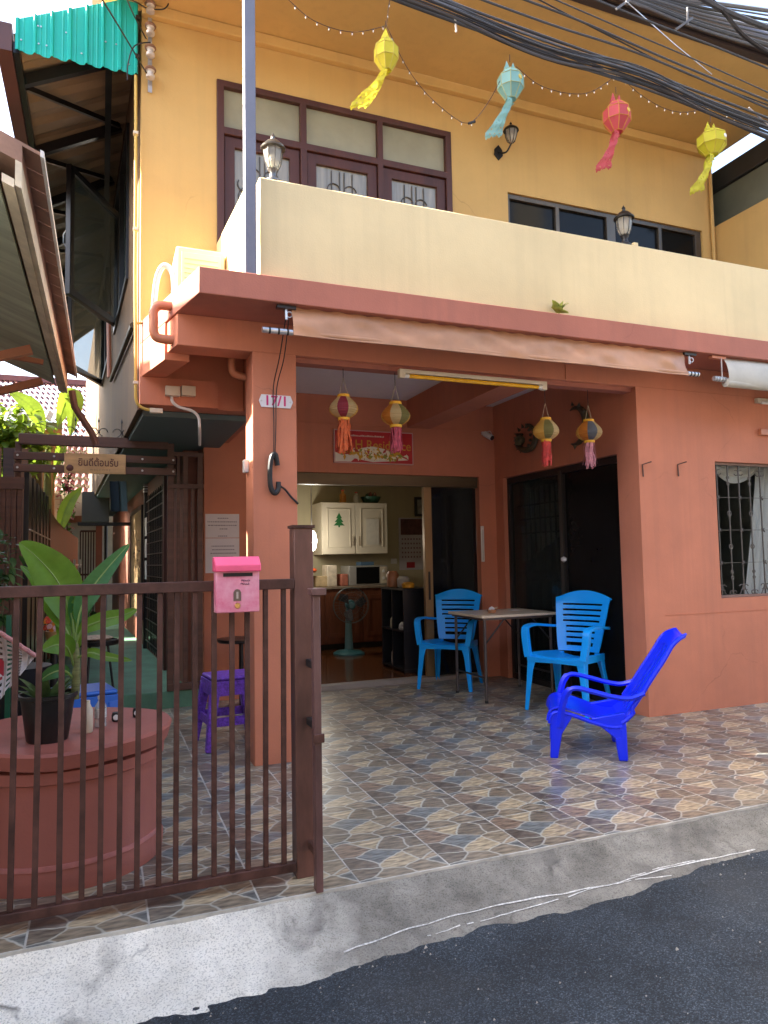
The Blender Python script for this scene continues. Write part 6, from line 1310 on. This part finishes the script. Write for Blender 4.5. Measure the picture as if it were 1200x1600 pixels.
MB().extr([roofpt(e0.y, .08, -.03), roofpt(e0.y, 1.05, -.03), roofpt(e0.y, 1.05, -.01), roofpt(e0.y, .08, -.01)], (.017, e1.y-e0.y-.1, 0)).build('eave_lining', LSH, ln)
MB().extr([roofpt(e0.y, .022, -.05), roofpt(e0.y, .06, -.05), roofpt(e0.y, .06, -.02), roofpt(e0.y, .022, -.02)], (.017, e1.y-e0.y, 0)).build('eave_batten', FAC, ln)
MB().box(-3.6, -1.28, 2.75, 5.6, -.1, 3.0).build('wall', mat('neighbour_wall', (.40, .33, .22), .8, .2, 2), ln)
for y in (4.7, 5.5): MB().bar((-1.28, y, 2.3), roofpt(y, .15, -.08), .05).build('eave_strut', PIPE, ln)
MB().bar(roofpt(4.9, 1.0, -.35), roofpt(4.9, .1, -.08), .03).build('brace', PIPE, ln)
p1 = Vector(roofpt(e1.y, -.03, 0)); MB().tube([p1, p1+Vector((.02, .02, -.12)), p1+Vector((.14, .1, -.30)), p1+Vector((.17, .12, -.38))], .025, 8).build('downspout', mat('downspout', (.14, .07, .05), .5), ln)
MB().box(-3.6, -1.25, 2.75, 5.6, 3.0, 3.05).build('gable', MATS['neighbour_wall'], ln)
tn = thing('added_shade_house', 'added plain house beyond the low bungalow, out of view, shaped to shade the porch', 'house', (-4.2, 8.2, 0))  # added unseen house, plan and wings shaped to keep sun off the porch
MB().prism([(-3, 6.92), (-3, 12.4), (-6, 13.5), (-6, 8.02)], -.1, 7.2).build('wall', MATS['neighbour_wall'], tn); MB().prism([(-3.0, 6.32), (-3.0, 6.918), (-6, 8.018), (-6, 7.42)], -.1, 5.0).build('low_shade_wing', MATS['neighbour_wall'], tn); MB().prism([(-3.7, 5.5), (-3.7, 6.25), (-6, 7.09), (-6, 6.3)], -.1, 5.8).build('rear_shade_wing', MATS['neighbour_wall'], tn)
MB().prism([(-2.97, 6.91), (-2.97, 12.5), (-6.1, 13.6), (-6.1, 8.05)], 7.2, 7.35).build('roof', RTB, tn)
for z in (1.2, 4.2): MB().wall('y', 7.6, 8.9, z, z+1.3, -3.0, -2.96, [(7.68, 8.82, z+.08, z+1.22)]).build('window_frame', BLACKM, tn); MB().box(-2.995, -2.985, 7.681, 8.819, z+.081, z+1.219).build('window_pane', DGLASS, tn)
yw = tag(MB().box(-1.5, -1.42, .2, 2.55, -.15, 2.2).build('boundary_wall', wallpaint('boundary_paint', (.45, .36, .22), .3)), 'plain boundary wall of the neighbouring plot beside the road', 'wall')
# ---------------------------------------------------------------- lean-to roof over the alley windows: teal sheet end, rafters, maroon fascia
lr = thing('lean_to_roof', 'lean-to sheet roof over the side windows with teal corrugated end', 'roof', (-.2, 8.5, 4.9))
TEAL = mat('teal_sheet', (.014, .43, .37), .5, .12, 2, .05, 30, spec=.3)
yF = 5.325; nX = 96
def rid(u): k = (u*7.2) % 1; return .016 if k < .16 else (.004 if .42 < k < .46 or .70 < k < .74 else 0)
def tsh(i, j):
    u = i/nX; x = -.585+(.222+.585)*u; zt = 5.115+.40*u; zb = 4.885+.028*math.sin(u*7.2*6.28)*.3+.02*u
    return (x, yF-rid(u), zb+(zt-zb)*j)
MB().sheet(tsh, nX, 1, .003).build('teal_end_sheet', TEAL, lr, smooth=20)
g = MB()
for k in range(14): u = random.random(); z = random.choice((4.97, 5.10)); x = -.585+.807*u; g.lathe([(0, .004), (.006, .003), (.007, 0)], (x, yF-.006, z), 6, axis=(0, -1, 0))
g.build('screws', STEEL, lr)
ROOFU = mat('sheet_underside', (.26, .20, .13), .55, .25, 1.5, stretch=(1, 1, 1))
nY = 120
def und(i, j):
    y = 5.34+7.8*i/nY; u = j/6; k = (i % 5); return (-.60+.865*u-.05*(y-5.34)*u, y, 4.985+.42*u+(.03 if k in (0, 1) else 0))
MB().sheet(und, nY, 6, .004).build('roof_sheet', ROOFU, lr, smooth=20)
for k in range(8): y = 5.75+k*1.0; MB().bar((-.58, y, 4.94), (.20-.05*(y-5.34), y, 5.33), .05, .08).build('rafter', BLACKM, lr)
for k in range(7): y = 5.75+k*1.0; MB().bar((-.56, y+.05, 4.93), (.14-.05*(y-5.34), y+.9, 5.28), .03, .04).build('diagonal_brace', BLACKM, lr)
MB().box(-.60, -.56, 5.34, 13.1, 4.88, 4.96).build('eave_purlin', BLACKM, lr); MB().box(.0, .05, 5.34, 9.5, 5.13, 5.20).build('purlin', BLACKM, lr)
MB().box(-.70, -.605, 5.30, 13.1, 4.86, 5.06).build('gutter', mat('maroon_gutter', (.09, .035, .03), .5, .2), lr)
for z in (5.02, 5.32): MB().box(.205, .235, yF-.03, yF-.004, z, z+.03).build('clip', BLACKM, lr)
# open casement sashes on the side wall
def sash(h, o, z0, z1, label):
    t = thing('open_casement', label, 'window', (h[0], h[1], z0), group='open casements above the alley'); h = Vector((*h, 0)); o = Vector((*o, 0)); d = (o-h); L = d.length; d.normalize(); nn = Vector((-d.y, d.x, 0))
    tmp = MB().wall('x', 0, L, z0, z1, -.025, .025, [(.07, L-.07, z0+.07, z1-.07)]); mp = lambda p: h+d*p.x+nn*p.y+Vector((0, 0, p.z))
    MB().add([mp(p) for p in tmp.v], tmp.f).build('sash_frame', BLACKM, t, bevel=.004)
    tmp = MB().box(.071, L-.071, -.003, .003, z0+.071, z1-.071); MB().add([mp(p) for p in tmp.v], tmp.f).build('pane', SASHG, t)
    MB().tube([mp(Vector((L-.03, -.03, z0+.45))), mp(Vector((L-.03, -.06, z0+.5))), mp(Vector((L-.03, -.06, z0+.58))), mp(Vector((L-.03, -.03, z0+.62)))], .006, 6).build('handle', STEEL, t)
sash((.15, 7.9), (-.31, 7.0), 3.79, 5.03, 'open black framed casement nearest the house corner')
sash((.02, 10.4), (-.39, 9.5), 3.74, 4.72, 'second open black framed casement further along the alley')
for (y0, y1) in ((6.35, 8.0), (8.7, 10.4)):
    t = thing('side_window', ['dark framed window in the side wall near the house corner', 'dark framed window in the side wall further along the alley'][y0 > 7], 'window', (sx(y0), y0, 3.75))
    tmp = MB().wall('y', y0+.003, y1-.003, 3.753, 5.147, -.02, .05, [(y0+.06, (y0+y1)/2-.03, 3.81, 5.09), ((y0+y1)/2+.03, y1-.06, 3.81, 5.09)]); MB().add([(sx(p.y)+p.x, p.y, p.z) for p in tmp.v], tmp.f).build('frame', BLACKM, t)
    tmp = MB().box(.02, .026, y0+.061, (y0+y1)/2-.031, 3.811, 5.089); MB().add([(sx(p.y)+p.x, p.y, p.z) for p in tmp.v], tmp.f).build('pane', SASHG, t)
pv = [Vector((sx(7.4)-.03, 7.4, 3.70)), Vector((sx(7.4)-.03, 7.4, 3.35)), Vector((sx(7.1)-.03, 7.1, 3.1))]
def swp(px, py):
    a_, b_ = 5.6, 17.0
    for _ in range(40):
        m_ = (a_+b_)/2
        if px_of((sx(m_)-.03, m_, 3.2)) > px: a_ = m_
        else: b_ = m_
    return PY(px, py, a_)
tag(MB().tube([swp(170, 488), swp(171, 590)], .025, 8).build('wall_pipe', PIPE), 'thin brown pipe hanging below the side windows', 'pipe')
tag(MB().tube([swp(173, 594), swp(190, 552), swp(207, 508)], .022, 8).build('black_hose', BLACKP), 'black hose slanting down the side wall from the corner', 'hose')
# ---------------------------------------------------------------- far house with red tiled roof, pale far wall
fh = thing('far_house', 'far house with red tiled roof and pale wall behind the alley', 'house', (-1.5, 16, 0))
RED = mat('red_roof_tile', (.17, .052, .045), .6, .25, 6, .2, 20)
yA = 14.5; rz0 = PY(60, 775, yA).z; run = 5.0; rise = (PY(60, 600, yA+run).z-rz0)
nU, nV = 150, 19
def rf(i, j):
    x = -4.6+4.4*i/nU; v = j/nV; return (x, yA+run*v, rz0+rise*v+.045*abs(math.sin(i*math.pi/4))*1.0)
cr_ = MB()
for j in range(nV):
    a = j/nV; b_ = (j+1)/nV
    cr_.sheet(lambda i, k: (-4.6+4.4*i/nU, yA+run*(a if k == 0 else b_)+(-.02 if k == 0 else 0), rz0+rise*(a if k == 0 else b_)+(.05 if k == 0 else 0)+.05*abs(math.sin(i*math.pi/4))), nU, 1)
o = cr_.build('roof_tiles', RED, fh, smooth=40, fix=False); o['kind'] = 'stuff'
MB().box(-4.5, -.75, yA+.5, yA+run+3, -.1, rz0+.1).build('wall', mat('pale_far_wall', (.50, .46, .36), .8, .2, 2, .2, 30), fh)
MB().box(-4.7, -.15, yA+run-.1, yA+run+.15, rz0+rise+.02, rz0+rise+.16).build('ridge', RED, fh)
sh2 = thing('garden_shed', 'small shed with grey corrugated roof edge in front of the far house', 'shed', (-1.4, 12.2, 0))
p = PY(98, 668, 13.1); q = PY(0, 655, 13.1)
GRC = mat('grey_fibre_cement', (.30, .28, .24), .8, .3, 4)
MB().sheet(lambda i, j: (-3.2+(p.x+3.2)*i/80, 13.0+.9*j, p.z+.10+.32*j+.03*math.sin(i*1.25)), 80, 1, .012).build('roof_sheet', GRC, sh2, smooth=50)
MB().box(-3.2, p.x, 13.03, 13.08, p.z-.04, p.z+.07).build('fascia', mat('olive_fascia', (.16, .15, .09), .7), sh2)
MB().box(-3.1, p.x-.32, 13.2, 13.9, -.1, p.z).build('wall', mat('shed_wall', (.12, .055, .03), .7, .3, 2), sh2)
MB().box(p.x-.30, p.x-.12, 13.12, 13.28, -.1, p.z-.05).build('post', mat('orange_post', (.45, .20, .09), .7), sh2)
MB().extr([(p.x-.02, 13.05, p.z+.10), (p.x+.02, 13.05, p.z-.45), (p.x-.16, 13.05, p.z-.45), (p.x-.14, 13.05, p.z-.05)], (0, .05, 0)).build('side_board', mat('orange_board', (.36, .14, .06), .7, .3, 5), sh2)
tag(MB().box(PY(60, 800, 18).x, PY(190, 800, 18).x, 18, 18.1, -.1, PY(120, 690, 18).z).build('pale_far_wall', MATS['pale_far_wall']), 'pale block wall closing the far end of the alley', 'wall')
tag(MB().box(PY(85, 845, 17.5).x, PY(150, 845, 17.5).x, 17.4, 17.95, PY(90, 816, 17.5).z, PY(90, 806, 17.5).z).build('far_canopy', mat('canopy_edge', (.22, .10, .06), .7)), 'thin brown canopy ledge on the pale far wall', 'canopy')
wf = thing('slatted_fence', 'brown slatted timber fence at the left behind the bush', 'fence', (-1.2, 9.9, 0))
for k in range(9): MB().box(-2.2+k*.15, -2.07+k*.15, 9.95, 9.98, 0, PY(20, 700, 9.95).z).build('slat', BROWNW if k % 2 else mat('orange_slat', (.26, .11, .05), .7), wf)
# ---------------------------------------------------------------- added unseen houses (behind the camera): they close the lane and shade it
def row_house(x0, x1, y0, y1, h, col, label, face):
    t = thing('added_street_house', label, 'house', ((x0+x1)/2, (y0+y1)/2, -.15)); fy = y1 if face > 0 else y0; n = max(1, int((x1-x0)/2.4))
    holes = []
    for k in range(n):
        c = x0+(x1-x0)*(k+.5)/n
        holes += [(c-.55, c+.55, 3.6, 4.9), (c-.5, c+.5, 0.05 if k % 2 else .9, 2.1)]
    MB().wall('x', x0, x1, -.15, h, fy-.1*face if face > 0 else fy, fy if face > 0 else fy+.1, holes).build('front_wall', wallpaint('street_paint_%d' % int(x0*10), col, .3), t)
    MB().box(x0, x1, min(y0, y1)+(.0 if face > 0 else .4), max(y0, y1)-(.4 if face > 0 else 0), -.15, h-.02).build('inner_block', DARK, t)
    for a, b, c, d in holes: MB().wall('x', a, b, c, d, fy-.06*face-.02, fy-.06*face+.02, [(a+.06, b-.06, c+.06, d-.06)]).build('window_frame', ALU, t); MB().box(a+.061, b-.061, fy-.06*face-.004, fy-.06*face+.004, c+.061, d-.061).build('pane', DGLASS, t)
    MB().box(x0-.15, x1+.15, y0-.5, y1+.5, h, h+.14).build('roof', mat('street_roof', (.10, .08, .075), .7), t)
row_house(-13.5, -6.2, -9.5, -4.3, 6.2, (.24, .20, .15), 'added ochre grey row house across the lane, left of the others', 1)
row_house(-6.1, 1.4, -9.5, -4.2, 6.6, (.20, .19, .18), 'added plain grey row house across the lane', 1)
row_house(1.5, 8.6, -9.5, -4.3, 6.4, (.26, .17, .12), 'added brick coloured row house across the lane', 1)
row_house(8.7, 16.5, -9.5, -4.3, 6.0, (.22, .21, .17), 'added olive grey row house across the lane, last on its side', 1)
row_house(-16, -6.6, 2.4, 8.5, 6.2, (.30, .25, .18), 'added sand coloured street house beyond the low bungalow', -1)
row_house(9.7, 17, 4.4, 10, 6.2, (.28, .24, .20), 'added beige street house past the grey neighbour', -1)
